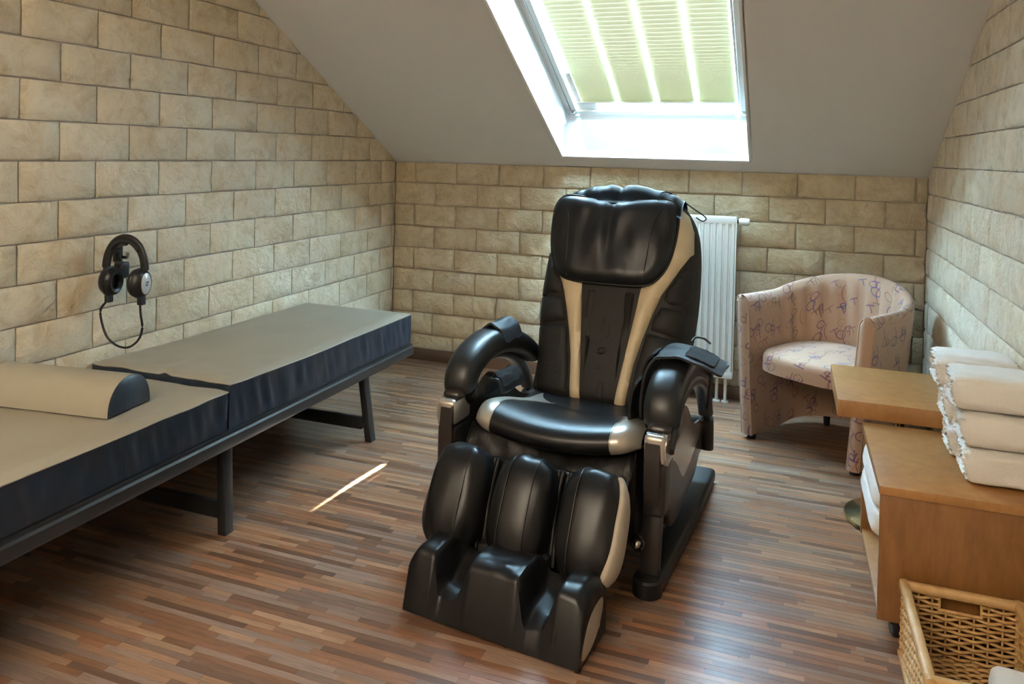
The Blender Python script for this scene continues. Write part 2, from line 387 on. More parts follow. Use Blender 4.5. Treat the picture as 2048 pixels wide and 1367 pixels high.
def strip_mesh(name, lst):
    V, F, C = [], [], []
    for s in lst:
        v, f = strip_geo(s); b = len(V); V += v; F += [tuple(i+b for i in q) for q in f]
        c = tuple(q*s[5]*k_ for q, k_ in zip(s[4], (.90, .78, .68))); C += [(*c, 1)]*8
    me = bpy.data.meshes.new(name); me.from_pydata(V, [], F)
    ca = me.color_attributes.new('tint', 'FLOAT_COLOR', 'POINT'); ca.data.foreach_set('color', [q for c in C for q in c])
    me.materials.append(M_FLOOR); return me
scored = []
for s in strips:
    if s[1]-s[0] < .02: continue
    c = ((s[0]+s[1])/2, (s[2]+s[3])/2, 0); px = project(c)
    inside = 0 < px[0] < 1790 and px[1] < 1367
    hid = (1.42 < c[0] < 2.12 and -2.62 < c[1] < -1.15) or c[0] < .55
    scored.append((0 if inside and not hid else 1, -(s[1]-s[0])/px[2]**2, s))
scored.sort(key=lambda q: q[:2])
for k, q in enumerate(scored[:300]):
    o = link('plank', strip_mesh('plank', [q[2]]), None, fl, smooth=False)
o = link('plank_field', strip_mesh('plank_field', [q[2] for q in scored[300:]]), None, fl, smooth=False); o['kind'] = 'stuff'

# walls behind the stone facing
def prism_x(x0, x1, prof):
    bm = bmesh.new(); A = [bm.verts.new((x0, a, b)) for a, b in prof]; B = [bm.verts.new((x1, a, b)) for a, b in prof]
    bm.faces.new(A); bm.faces.new(B[::-1]); n = len(prof)
    for i in range(n): bm.faces.new((A[i], A[(i+1) % n], B[(i+1) % n], B[i]))
    return bm
prof = [(.03, -.05), (.03, KNEE+.25), (YT, ZT+.25), (YF-.03, ZT+.25), (YF-.03, -.05)]
wl = struct(from_bm('wall_left', prism_x(-.2, -.008, prof), M_MORTAR, smooth=False)); tag(wl, 'left side wall faced with cream rough stone blocks')
wr_ = struct(from_bm('wall_right', prism_x(RW+.008, RW+.2, prof), M_MORTAR, smooth=False)); tag(wr_, 'right side wall faced with rough stone blocks coloured as lit by the skylight')
wb = struct(box('wall_back', (-.2, .010, -.05), (RW+.2, .2, KNEE+.06), M_MORTAR, bev=0)); tag(wb, 'low back wall of rough sandstone blocks under the slope')
struct(tag(box('wall_front', (-.2, YF-.2, -.05), (RW+.2, YF, ZT+.2), M_FRONT, bev=0), 'plain plastered wall behind the viewpoint'))
# sandstone blocks
def brick_mesh(nm, w, h, mode, sd):
    """front face on local z=0 plane (x right, y up), proud by its relief"""
    r = random.Random(sd); nx, ny = 6, 4
    bm = bmesh.new(); g = {}
    for j in range(ny+1):
        for i in range(nx+1):
            edge = i in (0, nx) or j in (0, ny)
            fx = (0, .035, .3, .5, .7, .965, 1)[i]; fy = (0, .07, .4, .93, 1)[j]
            dx = 0 if i in (0, nx) else r.uniform(-.03, .03)*w*.6; dy = 0 if j in (0, ny) else r.uniform(-.06, .06)*h*.6
            z = r.uniform(-.004, -.001) if edge else r.uniform(.2, 1)*mode
            if i in (0, nx): dx += r.uniform(-.0015, .0015)
            if j in (0, ny): dy += r.uniform(-.0012, .0012)
            g[i, j] = bm.verts.new((fx*w+dx, fy*h+dy, z))
    for j in range(ny):
        for i in range(nx): bm.faces.new((g[i, j], g[i+1, j], g[i+1, j+1], g[i, j+1]))
    ex = bmesh.ops.extrude_edge_only(bm, edges=[e for e in bm.edges if e.is_boundary])
    for v in ex['geom']:
        if isinstance(v, bmesh.types.BMVert): v.co.z = -.02
    return bm
def course(wall, mat, mtx, length, zlo, ztop_fn, z0, h, joint, L, phase, mode, u0=0.0, nvar=8):
    """blocks on a wall: mtx maps local (u right, v up, n out) to world; ztop_fn(u) = ceiling height"""
    cache = {}; k = 0
    z = z0
    while z > zlo: z -= h; 
    row = round((z-z0)/h)
    while z < 2.65:
        ph = phase+(L/2 if row % 2 else 0)
        n0 = math.floor((u0-ph)/L)-1; u = ph+n0*L
        while u < length:
            a, b = max(u, u0), min(u+L, length); lo, hi = max(z, zlo), z+h
            if b-a > .02 and hi-lo > .015:
                topmax = max(ztop_fn(a), ztop_fn(b)); topmin = min(ztop_fn(a), ztop_fn(b))
                if lo < topmax-.004:
                    w_, h_ = b-a-joint, hi-lo-joint
                    full = abs(w_-(L-joint)) < 1e-4 and abs(h_-(h-joint)) < 1e-4 and hi < topmin+.001
                    if full:
                        v = rnd.randrange(nvar)
                        if v not in cache:
                            bm = brick_mesh('brick', w_, h_, mode, v+row*0+int(mode*1e5))
                            bmesh.ops.recalc_face_normals(bm, faces=bm.faces[:])
                            me = bpy.data.meshes.new('brick'); bm.to_mesh(me); bm.free(); me.materials.append(mat)
                            me.polygons.foreach_set('use_smooth', [True]*len(me.polygons)); me.set_sharp_from_angle(angle=R(50)); cache[v] = me
                        o = bpy.data.objects.new('brick', cache[v]); COL.objects.link(o); o.parent = wall
                        o.matrix_local = mtx @ Matrix.Translation((a+joint/2, lo+joint/2, 0))
                    else:
                        bm = brick_mesh('brick', w_, h_, mode, k)
                        bm.transform(Matrix.Translation((a+joint/2, lo+joint/2, 0)))
                        if hi > topmin-.001:
                            s = (ztop_fn(b)-ztop_fn(a))/(b-a)
                            bmesh.ops.bisect_plane(bm, geom=bm.verts[:]+bm.edges[:]+bm.faces[:], plane_co=(a, ztop_fn(a)-.001, 0), plane_no=Vector((-s, 1, 0)).normalized(), clear_outer=True)
                        if bm.faces:
                            o = from_bm('brick', bm, mat, wall, ang=50); o.matrix_local = mtx
                        else: bm.free()
                    k += 1
            u += L
        z += h; row += 1
H = .14086
# left wall: u = distance from back corner towards the camera is -y; local u runs along +y (right as seen from the room)
mL = Matrix(((0, 0, 1, 0), (1, 0, 0, 0), (0, 1, 0, 0), (0, 0, 0, 1)))              # u->y, v->z, n->x
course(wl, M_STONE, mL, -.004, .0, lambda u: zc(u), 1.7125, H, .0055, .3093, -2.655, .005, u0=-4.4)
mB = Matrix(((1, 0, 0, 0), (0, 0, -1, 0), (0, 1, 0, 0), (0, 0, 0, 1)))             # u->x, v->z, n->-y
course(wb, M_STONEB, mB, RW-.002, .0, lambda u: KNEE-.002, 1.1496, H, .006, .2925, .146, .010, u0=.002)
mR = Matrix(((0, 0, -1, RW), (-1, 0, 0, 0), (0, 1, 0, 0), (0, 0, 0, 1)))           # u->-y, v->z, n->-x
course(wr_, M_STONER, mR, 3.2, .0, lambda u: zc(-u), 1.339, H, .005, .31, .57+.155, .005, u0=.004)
# baseboards
struct(tag(box('baseboard_back', (.0, -.018, 0), (RW, .0, .076), M_BASE, bev=.003), 'dark brown wooden baseboard along the back wall'))
struct(tag(box('baseboard_left', (.0, YF, 0), (.018, -.02, .076), M_BASE, bev=.003), 'dark brown wooden baseboard under the bench'))
struct(tag(box('baseboard_right', (RW-.018, YF, 0), (RW, -.02, .076), M_BASE, bev=.003), 'dark brown wooden baseboard behind cabinet and armchair'))
# ceiling: slope with the skylight cut out, then flat
bm = bmesh.new()
def slab(x0, x1, y0, y1, t=.34):
    A = [(x0, y0), (x1, y0), (x1, y1), (x0, y1)]
    lo = [bm.verts.new((a, b, KNEE-b*SL)) for a, b in A]; hi = [bm.verts.new((a, b, KNEE-b*SL+t)) for a, b in A]
    bm.faces.new(lo); bm.faces.new(hi[::-1])
    for i in range(4): bm.faces.new((lo[i], lo[(i+1) % 4], hi[(i+1) % 4], hi[i]))
g_ = .012
slab(-.012, SKX0-g_, .012, YT); slab(SKX1+g_, RW+.012, .012, YT); slab(SKX0-g_, SKX1+g_, .012, SKYB+g_, .20); slab(SKX0-g_, SKX1+g_, SKYT-g_, YT)
bm_box(bm, (-.012, YF, ZT), (RW+.012, YT, ZT+.3))
struct(tag(from_bm('ceiling', bm, M_PLASTER, smooth=False), 'sloping grey-white plaster ceiling'))
# skylight reveals (white plasterboard lining)
OFF = .30
def wz(y): return KNEE+OFF-y*SL
tr = bmesh.new()
WY0, WY1 = -.03, -1.30             # window frame lower / upper edge (y)
def quadslab(bm, pts, d):
    a = [bm.verts.new(p) for p in pts]; b = [bm.verts.new(Vector(p)+Vector(d)) for p in pts]
    bm.faces.new(a); bm.faces.new(b[::-1])
    for i in range(4): bm.faces.new((a[i], a[(i+1) % 4], b[(i+1) % 4], b[i]))
lb = [(SKYB, zc(SKYB)), (WY0, wz(WY0)), (WY1, wz(WY1)), (SKYT, zc(SKYT))]
for x, d in ((SKX0, -.02), (SKX1, .02)): quadslab(tr, [(x, a, b) for a, b in lb], (d, 0, 0))
quadslab(tr, [(SKX0-.02, SKYB, zc(SKYB)), (SKX1+.02, SKYB, zc(SKYB)), (SKX1+.02, WY0, wz(WY0)), (SKX0-.02, WY0, wz(WY0))], (0, .02, -.004))
quadslab(tr, [(SKX0-.02, SKYT, zc(SKYT)), (SKX1+.02, SKYT, zc(SKYT)), (SKX1+.02, WY1, wz(WY1)), (SKX0-.02, WY1, wz(WY1))], (0, -.02, .03))
struct(tag(from_bm('trim_1', tr, M_REVEAL, smooth=False), 'white lining of the skylight recess'))
# window itself, built in the plane of the roof: local x = room x, local y = up the slope, local z = outwards
ca = math.cos(math.atan(SL)); sa = math.sin(math.atan(SL))
wroot = bpy.data.objects.new('window_1', None); COL.objects.link(wroot); struct(wroot); tag(wroot, 'roof window with white sash and green pleated blind')
wm = Matrix(((1, 0, 0, 0), (0, -ca, sa, WY0), (0, sa, ca, wz(WY0)), (0, 0, 0, 1))); wroot.matrix_world = wm
WL = (WY0-WY1)/ca                                    # length along the slope
box('frame_side', (SKX0-.03, -.03, -.005), (1.206, WL+.03, .09), M_WHITE, wroot, .004)
box('frame_side', (2.214, -.03, -.005), (SKX1+.03, WL+.03, .09), M_WHITE, wroot, .004)
box('frame_bottom', (SKX0-.03, -.05, -.005), (SKX1+.03, .028, .09), M_WHITE, wroot, .004)
box('frame_top', (SKX0-.03, WL-.06, -.005), (SKX1+.03, WL+.05, .09), M_WHITE, wroot, .004)
box('gasket', (1.2055, .03, -.002), (1.2115, WL-.06, .03), M_METAL, wroot, 0)
box('sash_side', (1.2115, .03, -.012), (1.2425, WL-.06, .06), M_WHITE, wroot, .005)
box('sash_side', (2.180, .03, -.012), (2.2095, WL-.06, .06), M_WHITE, wroot, .005)
box('sash_bottom', (1.2425, .03, -.012), (2.18, .05, .06), M_WHITE, wroot, .005)
box('sash_top', (1.2425, WL-.14, -.012), (2.18, WL-.06, .06), M_WHITE, wroot, .005)
box('pane', (1.2425, .05, .03), (2.18, WL-.14, .036), M_GLASS, wroot, 0)
# left guide foot, then an open gap beside the blind; a thin slot at the foot lets the sun in
box('blind_guide', (1.2565, .12, .004), (1.286, .43, .026), M_WHITE, wroot, .001)
box('blind_guide', (2.166, .06, .004), (2.18, WL-.14, .026), M_WHITE, wroot, .002)
box('blind_rail', (1.2565, .120, .000), (2.158, .132, .022), M_WHITE, wroot, .003)
box('sun_stop', (1.2565, .045, .002), (1.37, .1195, .022), M_WHITE, wroot, .002)  # filler added so no sun spot enters at the corner of the bottom gap
slits = [1.288, 1.504, 1.726, 1.949, 2.158]
for k in range(4):
    a, b = slits[k]+.0055, slits[k+1]-.0055
    if k == 0: a = slits[0]
    if k == 3: b = slits[4]
    V, F = [], []; yy = .132; i = 0; pitch = .0085; mi = []
    while yy < WL-.14:
        zz = (.006, .018)[i % 2]; z2 = (.006, .018)[(i+1) % 2]
        for q in (0, .76): V += [(a, yy+pitch*q, zz+(z2-zz)*q), (b, yy+pitch*q, zz+(z2-zz)*q)]
        i += 1; yy += pitch; pitch = min(pitch*1.014, .017)
    F = [(2*k_, 2*k_+1, 2*k_+3, 2*k_+2) for k_ in range(len(V)//2-1)]; mi = [k_ % 2 for k_ in range(len(F))]
    pn = pydata('pleated_panel', V, F, M_BLIND, wroot, smooth=False, normals=False); pn.data.materials.append(M_CREASE)
    pn.data.polygons.foreach_set('material_index', mi)
for x in slits[1:4]: tube('cord', [(x, .12, .012), (x, WL-.14, .012)], .0010, M_WHITE, wroot, n=6, sm=0)
# unseen block, added to keep the sun off most of the window
struct(tag(box('sun_blocker', (2.245, 2.7, 0), (3.6, 3.3, 7.0), M_FRONT, bev=.02), 'unseen block added outside the roof window to hold off the sun'))
for x, s in ((1.225, 1), (2.196, -1)):
    b = box('bracket', (x-.014, .035, -.032), (x+.014, .062, -.010), M_STEEL, wroot, .003)
    box('clip', (x+s*.010, .040, -.045), (x+s*.045, .050, -.030), M_STEEL, b, .002)

# ------------------------------------------------------------------ uplighter behind the viewpoint (washes the ceiling, lights the near part of the room)
def uplighter(loc, power, label):
    t = thing('floor_lamp', label, 'floor lamp', loc)
    bm = bmesh.new(); lathe(bm, [(0, 0), (.14, 0), (.14, .015), (.03, .03), (.013, .05), (.013, 1.72), (.03, 1.74), (0, 1.74)], 24); from_bm('stand', bm, M_BRASS, t)
    bm = bmesh.new(); lathe(bm, [(.03, 1.74), (.09, 1.76), (.15, 1.80), (.19, 1.86), (.186, 1.862), (.146, 1.806), (.09, 1.768), (.0, 1.752)], 32); from_bm('lamp_shade', bm, M_WHITE, t)
    l = bpy.data.lights.new('bulb', 'SPOT'); l.energy = power; l.color = (1, .85, .66); l.spot_size = R(150); l.spot_blend = .6; l.shadow_soft_size = .08
    o = bpy.data.objects.new('bulb', l); COL.objects.link(o); o.parent = t; o.location = (0, 0, 1.83); o.rotation_euler = (math.pi, 0, 0)
uplighter((1.2, -5.5, 0), 940, 'brass uplighter floor lamp behind the viewpoint')

# ------------------------------------------------------------------ massage chair (local frame: -y forward, x to its left arm as seen = image right)
CH = thing('massage_chair', 'black leather massage chair with champagne trim in the middle of the floor', 'massage chair', (1.742, -1.55, 0), R(-4))
bu = Vector((0, .3, .78)).normalized(); bn = Vector((0, -bu.z, bu.y)); b0 = Vector((0, .03, .42))
def backmap(x, s, off):
    curve = -.035*(abs(x)/.33)**2                      # wings turn slightly backwards
    return b0+Vector((x, 0, 0))+bu*s+bn*(off+curve)
half = [(.27, -.06), (.305, .10), (.325, .22), (.335, .34), (.337, .42), (.335, .52), (.328, .62), (.312, .71), (.285, .775), (.24, .822), (.15, .852), (.05, .868)]
outl = [(x, s) for x, s in half]+[(-x, s) for x, s in half[::-1]]
outl = [(p.x, p.y) for p in catmull([(a, b, 0) for a, b in outl], 3, True)]
OUTV = [Vector((a, b, 0)) for a, b in outl]
def onback(x, s, off):                                 # follows the rounded rim of the backrest
    p = Vector((x, s, 0)); d = min(seg_dist(p, OUTV[i], OUTV[(i+1) % len(OUTV)]) for i in range(len(OUTV)))
    q = min(d/.07, 1); return backmap(x, s, off+.075*(math.sqrt(max(0, 1-(1-q)**2))-1))
back = patch('backrest', outl, backmap, M_CLOTH, CH, cell=.03, thick=.075, r=.07, base=-.085, back=-.16)
for sg in (-1, 1):
    wing = [(.235, .80), (.282, .765), (.308, .70), (.316, .605), (.262, .50), (.212, .41), (.180, .31), (.155, .22), (.133, .12), (.112, -.058), (.070, -.058), (.085, .08), (.098, .18), (.114, .31), (.128, .43), (.17, .47), (.2, .6), (.2, .74)]
    patch('trim_panel', [(sg*a, b) for a, b in wing][::sg], onback, M_GOLD, CH, cell=.025, thick=.012, r=.012, base=-.007, back=-.03)
    for i, pl in enumerate(([(.225, .43), (.268, .495), (.305, .56), (.318, .555), (.322, .48), (.324, .40), (.322, .368), (.215, .378)],
               [(.213, .368), (.321, .357), (.319, .30), (.312, .238), (.172, .265), (.190, .32)],
               [(.170, .255), (.311, .228), (.302, .12), (.288, .02), (.275, -.05), (.122, -.055), (.140, .10), (.155, .19)])):
        patch('side_panel', [(sg*a, b) for a, b in pl][::sg], onback, M_CLOTH, back, cell=.022, thick=.014, r=.022, base=-.013, back=-.04, wr=.006, wf=22, seed=i+sg*3)
    patch('inner_panel', [(sg*a, b) for a, b in [(.042, -.05), (.067, -.05), (.083, .10), (.095, .2), (.11, .31), (.12, .42), (.05, .42), (.046, .2)]][::sg], backmap, M_CLOTH, back, cell=.02, thick=.024, r=.026, base=-.028, back=-.05, wr=.016, wf=26, seed=5*sg)
for i, (s0, s1) in enumerate(((-.05, .055), (.058, .125), (.128, .19), (.193, .42))):
    patch('spine_panel', [(-.036, s0), (.036, s0), (.037, s1), (-.037, s1)], backmap, M_CLOTH, back, cell=.012, thick=.022, r=.026, base=-.032, back=-.05, wr=.010, wf=28, seed=i)
# head pillow: a wide padded flap over the upper back, its cover drawn over the top
hp = [(-.279, .745), (-.255, .80), (-.205, .815), (-.10, .803), (0, .79), (.10, .803), (.205, .815), (.255, .80), (.279, .745), (.274, .62), (.250, .52), (.205, .455), (.14, .432), (0, .428), (-.14, .432), (-.205, .455), (-.250, .52), (-.274, .62)]
hp = [(p.x, p.y) for p in catmull([(a, b, 0) for a, b in hp], 3, True)]
def headmap(x, s, off):
    fold = -.016*math.exp(-(x/.016)**2)*max(0, min(1, (s-.46)/.2))
    fold += -.007*math.exp(-((x-.05-.5*(s-.8))/.010)**2)*max(0, (s-.6)*4)-.006*math.exp(-((x+.07+.4*(s-.8))/.012)**2)*max(0, (s-.6)*4)
    return backmap(x-.026, s, off+fold)
pil = patch('head_pillow', hp, headmap, M_LEATHER, CH, cell=.016, thick=.040, r=.055, base=.006, back=-.035, wr=.010, wf=16, seed=2)
def rim_pts(poly, off): return [headmap(a, b, off) for a, b in poly]
tube('piping', rim_pts(hp, .010), .0042, M_LEATHER, pil, n=8, sm=0, closed=True)
for sg in (-1, 1):
    tube('seam', [headmap(sg*a, b, o) for a, b, o in ((.235, .795, .033), (.195, .72, .0475), (.180, .62, .0475), (.172, .52, .0475), (.165, .447, .034))], .0022, M_PLASTIC, pil, n=6)
# cover drawn over the top of the back
bm = bmesh.new(); g = {}
nx, nv = 64, 16
for i in range(nx+1):
    x = -.265+.53*i/nx; top = .872-.052*(abs(x)/.265)**2.6
    wob = .010*noise.noise(Vector((x*9, 0, 3)))+.006*noise.noise(Vector((x*26, 1, 3)))-.010*math.exp(-((x+.005)/.012)**2)
    for j in range(nv+1):
        t = j/nv; a = -.5+t*(math.pi+.4)
        s = top-.058+.066*math.sin(max(0, a)) if a > 0 else top-.058+.066*a
        off = -.045+.062*math.cos(a) if a > 0 else .017+.03*(-a)*.6
        g[i, j] = bm.verts.new(backmap(x, s+wob*math.sin(max(0, min(math.pi, a)))*.8, off+wob*.8))
for i in range(nx):
    for j in range(nv): bm.faces.new((g[i, j], g[i+1, j], g[i+1, j+1], g[i, j+1]))
bmesh.ops.solidify(bm, geom=bm.faces[:], thickness=.006)
from_bm('pillow_cover', bm, M_LEATHER, pil, ang=70)
tube('strap', [backmap(a, b, c) for a, b, c in ((.165, .80, .03), (.175, .84, .02), (.21, .85, -.03), (.30, .80, -.05), (.345, .775, -.07), (.335, .755, -.06), (.31, .765, -.05))], .003, M_PLASTIC, CH, n=6)
# seat cushion: one surface function cut into the black centre and two silver corners
sp = catmull([(.07, .385, 0), (-.05, .392, 0), (-.18, .425, 0), (-.32, .468, 0), (-.42, .490, 0), (-.485, .486, 0), (-.522, .462, 0), (-.526, .430, 0), (-.500, .408, 0), (-.43, .402, 0)], 5)
def seatpt(u, k):
    p = sp[k]; x = .012+.298*u; e = max(0, (abs(u)-.78)/.22)
    y_, z_ = p.x, p.y
    front = max(0, min(1, (-y_-.30)/.2))
    z_ += -.030*(1-u*u)-.035*e*e*(1 if front < .5 else max(0, min(1, (z_-.41)/.04)))
    y_ += -.045*(1-u*u)*front+.05*e*e*front
    return Vector((x, y_, z_))
def bound(k):                                           # |u| where silver begins, along the profile
    y_ = sp[k].x; fr = k/(len(sp)-1)
    if fr < .35: return .40+.25*max(0, min(1, (-y_+.02)/.2))
    if y_ > -.44: return .60+.13*max(0, min(1, (-y_-.18)/.2))
    return .755-.05*math.sin(fr*3)
def seat_part(name, mat, rng, parent):
    bm = bmesh.new(); g = {}; n = 20
    for k in range(len(sp)):
        a, b = rng(k)
        for i in range(n+1): g[k, i] = bm.verts.new(seatpt(a+(b-a)*i/n, k))
    for k in range(len(sp)-1):
        for i in range(n): bm.faces.new((g[k, i], g[k, i+1], g[k+1, i+1], g[k+1, i]))
    return from_bm(name, bm, mat, parent, ang=70)
seat = seat_part('seat_cushion', M_LEATHER, lambda k: (-bound(k), bound(k)), CH)
tag(seat_part('corner_panel', M_SILVER, lambda k: (-1, -bound(k)), seat), 'silver vinyl corner')
tag(seat_part('corner_panel', M_SILVER, lambda k: (bound(k), 1), seat), 'silver vinyl corner')
for sg in (-1, 1):
    tube('piping', [seatpt(sg*bound(k), k)+Vector((0, -.001, .001)) for k in range(4, len(sp)-6)], .0022, M_SILVER, seat, n=6, sm=0)
box('seat_body', (-.285, -.46, .09), (.295, .10, .375), M_PLASTIC, CH, .02)
box('back_shell', (-.25, .10, .10), (.25, .30, .55), M_PLASTIC, CH, .04)
# skirt hanging from the seat front down to the calf rest
bm = bmesh.new(); g = {}
for i in range(41):
    u = -1+2*i/40
    for j in range(9):
        t = j/8
        w = .012*noise.noise(Vector((u*5, t*7+u*2, 9)))+.010*math.sin(t*9+u*3.2)
        g[i, j] = bm.verts.new((u*(.300-.015*t), -.475-.115*t-.02*math.sin(t*math.pi)+w, .405-.20*t-.03*(1-u*u)*(t*(1-t))*4*.5))
for i in range(40):
    for j in range(8): bm.faces.new((g[i, j], g[i+1, j], g[i+1, j+1], g[i, j+1]))
bmesh.ops.solidify(bm, geom=bm.faces[:], thickness=.005)
from_bm('skirt', bm, M_LEATHER2, CH, ang=80)
# arms and sides
ap = [(-.415, .468), (-.445, .515), (-.405, .575), (-.30, .612), (-.17, .618), (-.03, .592), (.10, .545), (.20, .485)]
def ringse(a, b, n=20, e=.72): return circ(a, n, b, e)
for sg in (-1, 1):
    X = .368*sg
    path = catmull([Vector((X, a, b)) for a, b in ap], 6)
    sc = lambda t: ((.86+.14*min(1, t*5)), (.72+.28*min(1, t*4))*(1-.25*max(0, t-.6)/.4))
    pad = from_bm('arm_pad', bm_sweep(bmesh.new(), path, ringse(.060, .052), False, Vector((1, 0, 0)) if 0 else Vector((0, -.5, 1)), sc), M_ARM, CH, ang=60)
    # under-frame of the arm: a bronze arch that joins the side panel
    path = catmull([Vector((sg*.392, a, b)) for a, b in ((-.50, .43), (-.47, .455), (-.40, .52), (-.29, .555), (-.16, .56), (-.03, .535), (.09, .49), (.19, .42), (.27, .30), (.29, .17))], 5)
    from_bm('arm_frame', bm_sweep(bmesh.new(), path, ringse(.030, .022, 12), False, Vector((0, -.5, 1))), M_BRONZE, CH, ang=60)
    def sidemap(yy, zz, off, sg=sg): return Vector((sg*(.398+off-.030*(yy+.5)/.9), yy, zz))
    lower = [(-.545, .25), (-.550, .47), (-.46, .478), (-.38, .455), (-.27, .475), (-.20, .50), (-.13, .475), (-.04, .40), (.06, .35), (.20, .32), (.29, .29), (.30, .17), (.18, .13), (-.05, .105), (-.25, .095), (-.34, .12), (-.43, .20)]
    patch('side_panel', [(p.x, p.y) for p in catmull([(a, b, 0) for a, b in lower], 3, True)], sidemap, M_BRONZE, CH, cell=.04, thick=.018, r=.03, base=-.012, back=-.06)
    wave = [(-.535, .395), (-.535, .485), (-.43, .468), (-.36, .448), (-.27, .462), (-.20, .482), (-.13, .46), (-.05, .40), (.05, .345), (.19, .315), (.27, .285), (.24, .255), (.12, .245), (.0, .235), (-.12, .225), (-.20, .235), (-.28, .29), (-.36, .345), (-.43, .375)]
    patch('wave_panel', [(p.x, p.y) for p in catmull([(a, b, 0) for a, b in wave], 3, True)], sidemap, M_WAVE, CH, cell=.04, thick=.004, r=.01, base=.006, back=-.002)
    # front post: silver cap over dark plastic, leg strut down to the runner
    a, b = (.335, .405) if sg > 0 else (-.405, -.335)
    box('front_post', (a, -.548, .23), (b, -.42, .40), M_BRONZE, CH, .016, 3)
    tag(box('post_cap', (a-.001, -.551, .398), (b+.001, -.42, .488), M_SILVERP, CH, .016, 3), 'silver plastic front cap')
    box('post_collar', (a-.002, -.515, .476), (b+.004, -.35, .512), M_BRONZE, CH, .02, 3)
    m_ = Matrix.Rotation(R(-9), 4, 'X')
    bm = bmesh.new(); bm_box(bm, (-.030, -.022, 0), (.030, .022, .235), .008, 2, Matrix.Translation((sg*.362, -.535, .03)) @ m_)
    from_bm('leg_strut', bm, M_BRONZE, CH)
    # runner on the floor
    run = [Vector((sg*a_, b_, .028)) for a_, b_ in ((.362, -.565), (.372, -.3), (.378, 0), (.372, .38))]
    bm = bm_sweep(bmesh.new(), catmull(run, 4), circ(.046, 16, .028, .45), False); from_bm('runner', bm, M_PLASTIC, CH, ang=50)
    bm = bmesh.new(); lathe(bm, [(0, .055), (.040, .055), (.046, .048), (.046, .003), (.040, .0), (0, 0)], 20, Matrix.Translation((sg*.362, -.565, 0))); from_bm('runner_end', bm, M_PLASTIC, CH)
# knob on the calf-rest hinge
for sg in (-1, 1):
    bm = bmesh.new(); lathe(bm, [(0, 0), (.024, 0), (.024, .006), (.011, .008), (.011, .020), (.006, .024), (0, .024)], 16, axis_mtx((sg*.330, -.568, .152), (-.25*sg, -1, .1))); from_bm('hinge_knob', bm, M_STEEL, CH)
# calf rest: three padded ridges on a backing board
cu = Vector((0, -.17, -.30)).normalized(); cn = Vector((0, -.30, .17)).normalized(); c0 = Vector((.006, -.672, .222))
cm = Matrix(((1, 0, 0), (0, 0, 0), (0, 0, 0))).to_4x4()
def padmtx(x, d=0): 
    m = Matrix((Vector((1, 0, 0)), -cn, -cu)).transposed().to_4x4(); m.translation = c0+Vector((x, 0, 0))+cn*d; return m
bm = bmesh.new(); bm_box(bm, (-.29, -.02, -.15), (.29, .035, .145), .02, 3, padmtx(0)); calf = from_bm('calf_rest', bm, M_LEATHER2, CH)
for i, x in enumerate((-.224, 0, .224)):
    bm = bmesh.new(); superell(bm, (0, 0, 0), (.100, .094, .158), .66, .68, 40, 28, padmtx(x, .055), wr=(.085, .055, .06)[i], wf=27, seed=i*7)
    pd = from_bm('calf_pad', bm, M_LEATHER, calf, ang=80)
    for sx in (-.042, .042):
        if (i == 0 and sx < 0) or (i == 2 and sx > 0): continue
        pts = []
        for k in range(15):
            v = -1.15+2.3*k/14
            hh = math.cos(v)**.66; q = min(.999, abs(sx)/(.100*hh)); yy = -.094*hh*(1-q**(2/.68))**.34
            pts.append(padmtx(x, .055) @ Vector((sx, yy*1.015, math.copysign(.158*abs(math.sin(v))**.66, v))))
        tube('seam', pts, .0022, M_PLASTIC, pd, n=6, sm=2)
for sg in (-1, 1):
    leaf = [(-.42, 1.02), (-.20, .75), (.02, .20), (.06, -.45), (-.08, -.95), (-.45, -1.10), (-.80, -.95), (-.84, -.50), (-.66, .20), (-.50, .75)]
    def leafmap(u, v, off, sg=sg):
        pw = lambda c, e: math.copysign(abs(c)**e, c); k = 1+off/.09
        return padmtx(.224*sg, .055) @ Vector((sg*.100*pw(math.cos(v), .66)*pw(math.cos(u), .68)*k, .094*pw(math.cos(v), .66)*pw(math.sin(u), .68)*k, .158*pw(math.sin(v), .66)*k))
    if sg > 0: tag(patch('side_patch', [(p.x, p.y) for p in catmull([(a, b, 0) for a, b in leaf], 3, True)], leafmap, M_PADSIDE, calf, cell=.10, thick=.006, r=.10, base=.003, back=-.006), 'champagne side patch')
# folds of loose leather between the ridges
for x in (-.112, .112):
    for k in range(4):
        xx = x+(-.03+.02*k)
        tube('fold', [padmtx(xx+.006*math.sin(k*2.1+t*3), .010+.014*math.sin(t*math.pi)+.004*k % .01) @ Vector((0, -.02, -.135+.27*t)) for t in (0, .25, .5, .75, 1)], .009, M_LEATHER2, calf, n=8)
# foot rest: block with two foot channels
bm = bmesh.new(); g = {}; nx, ny = 96, 22
FM = Matrix.Translation((.022, -.905, 0)) @ Matrix.Rotation(R(-3.6), 4, 'Z') @ Matrix.Translation((0, .905, 0))
def ridge(x):
    d = min(abs(abs(x)-.137), .2)
    t = max(0, min(1, (d-.022)/.042)); return t*t*(3-2*t)
for i in range(nx+1):
    x = -.278+.556*i/nx
    for j in range(ny+1):
        t = j/ny; ed = max(0, (abs(x)-.245)/.033)
        y_ = -1.005+.20*t; rr = ridge(x)
        front = math.sqrt(max(0, 1-(1-min(1, t/.30))**2))
        rear = 1-.12*max(0, (t-.7)/.3)**2
        hi = .070+(.188-.070-.012*(1-rr))*rr*(.80+.20*front)*rear
        hi += .010*(1-rr)*math.sin(t*9+x*40)*.5+.06*(1-rr)*t
        hi -= .035*ed*ed
        lean = .035*(hi/.17)
        w = .004*noise.noise(Vector((x*22, t*5, 4)))
        g[i, j] = bm.verts.new((x, y_+lean*(1-t), hi+w))
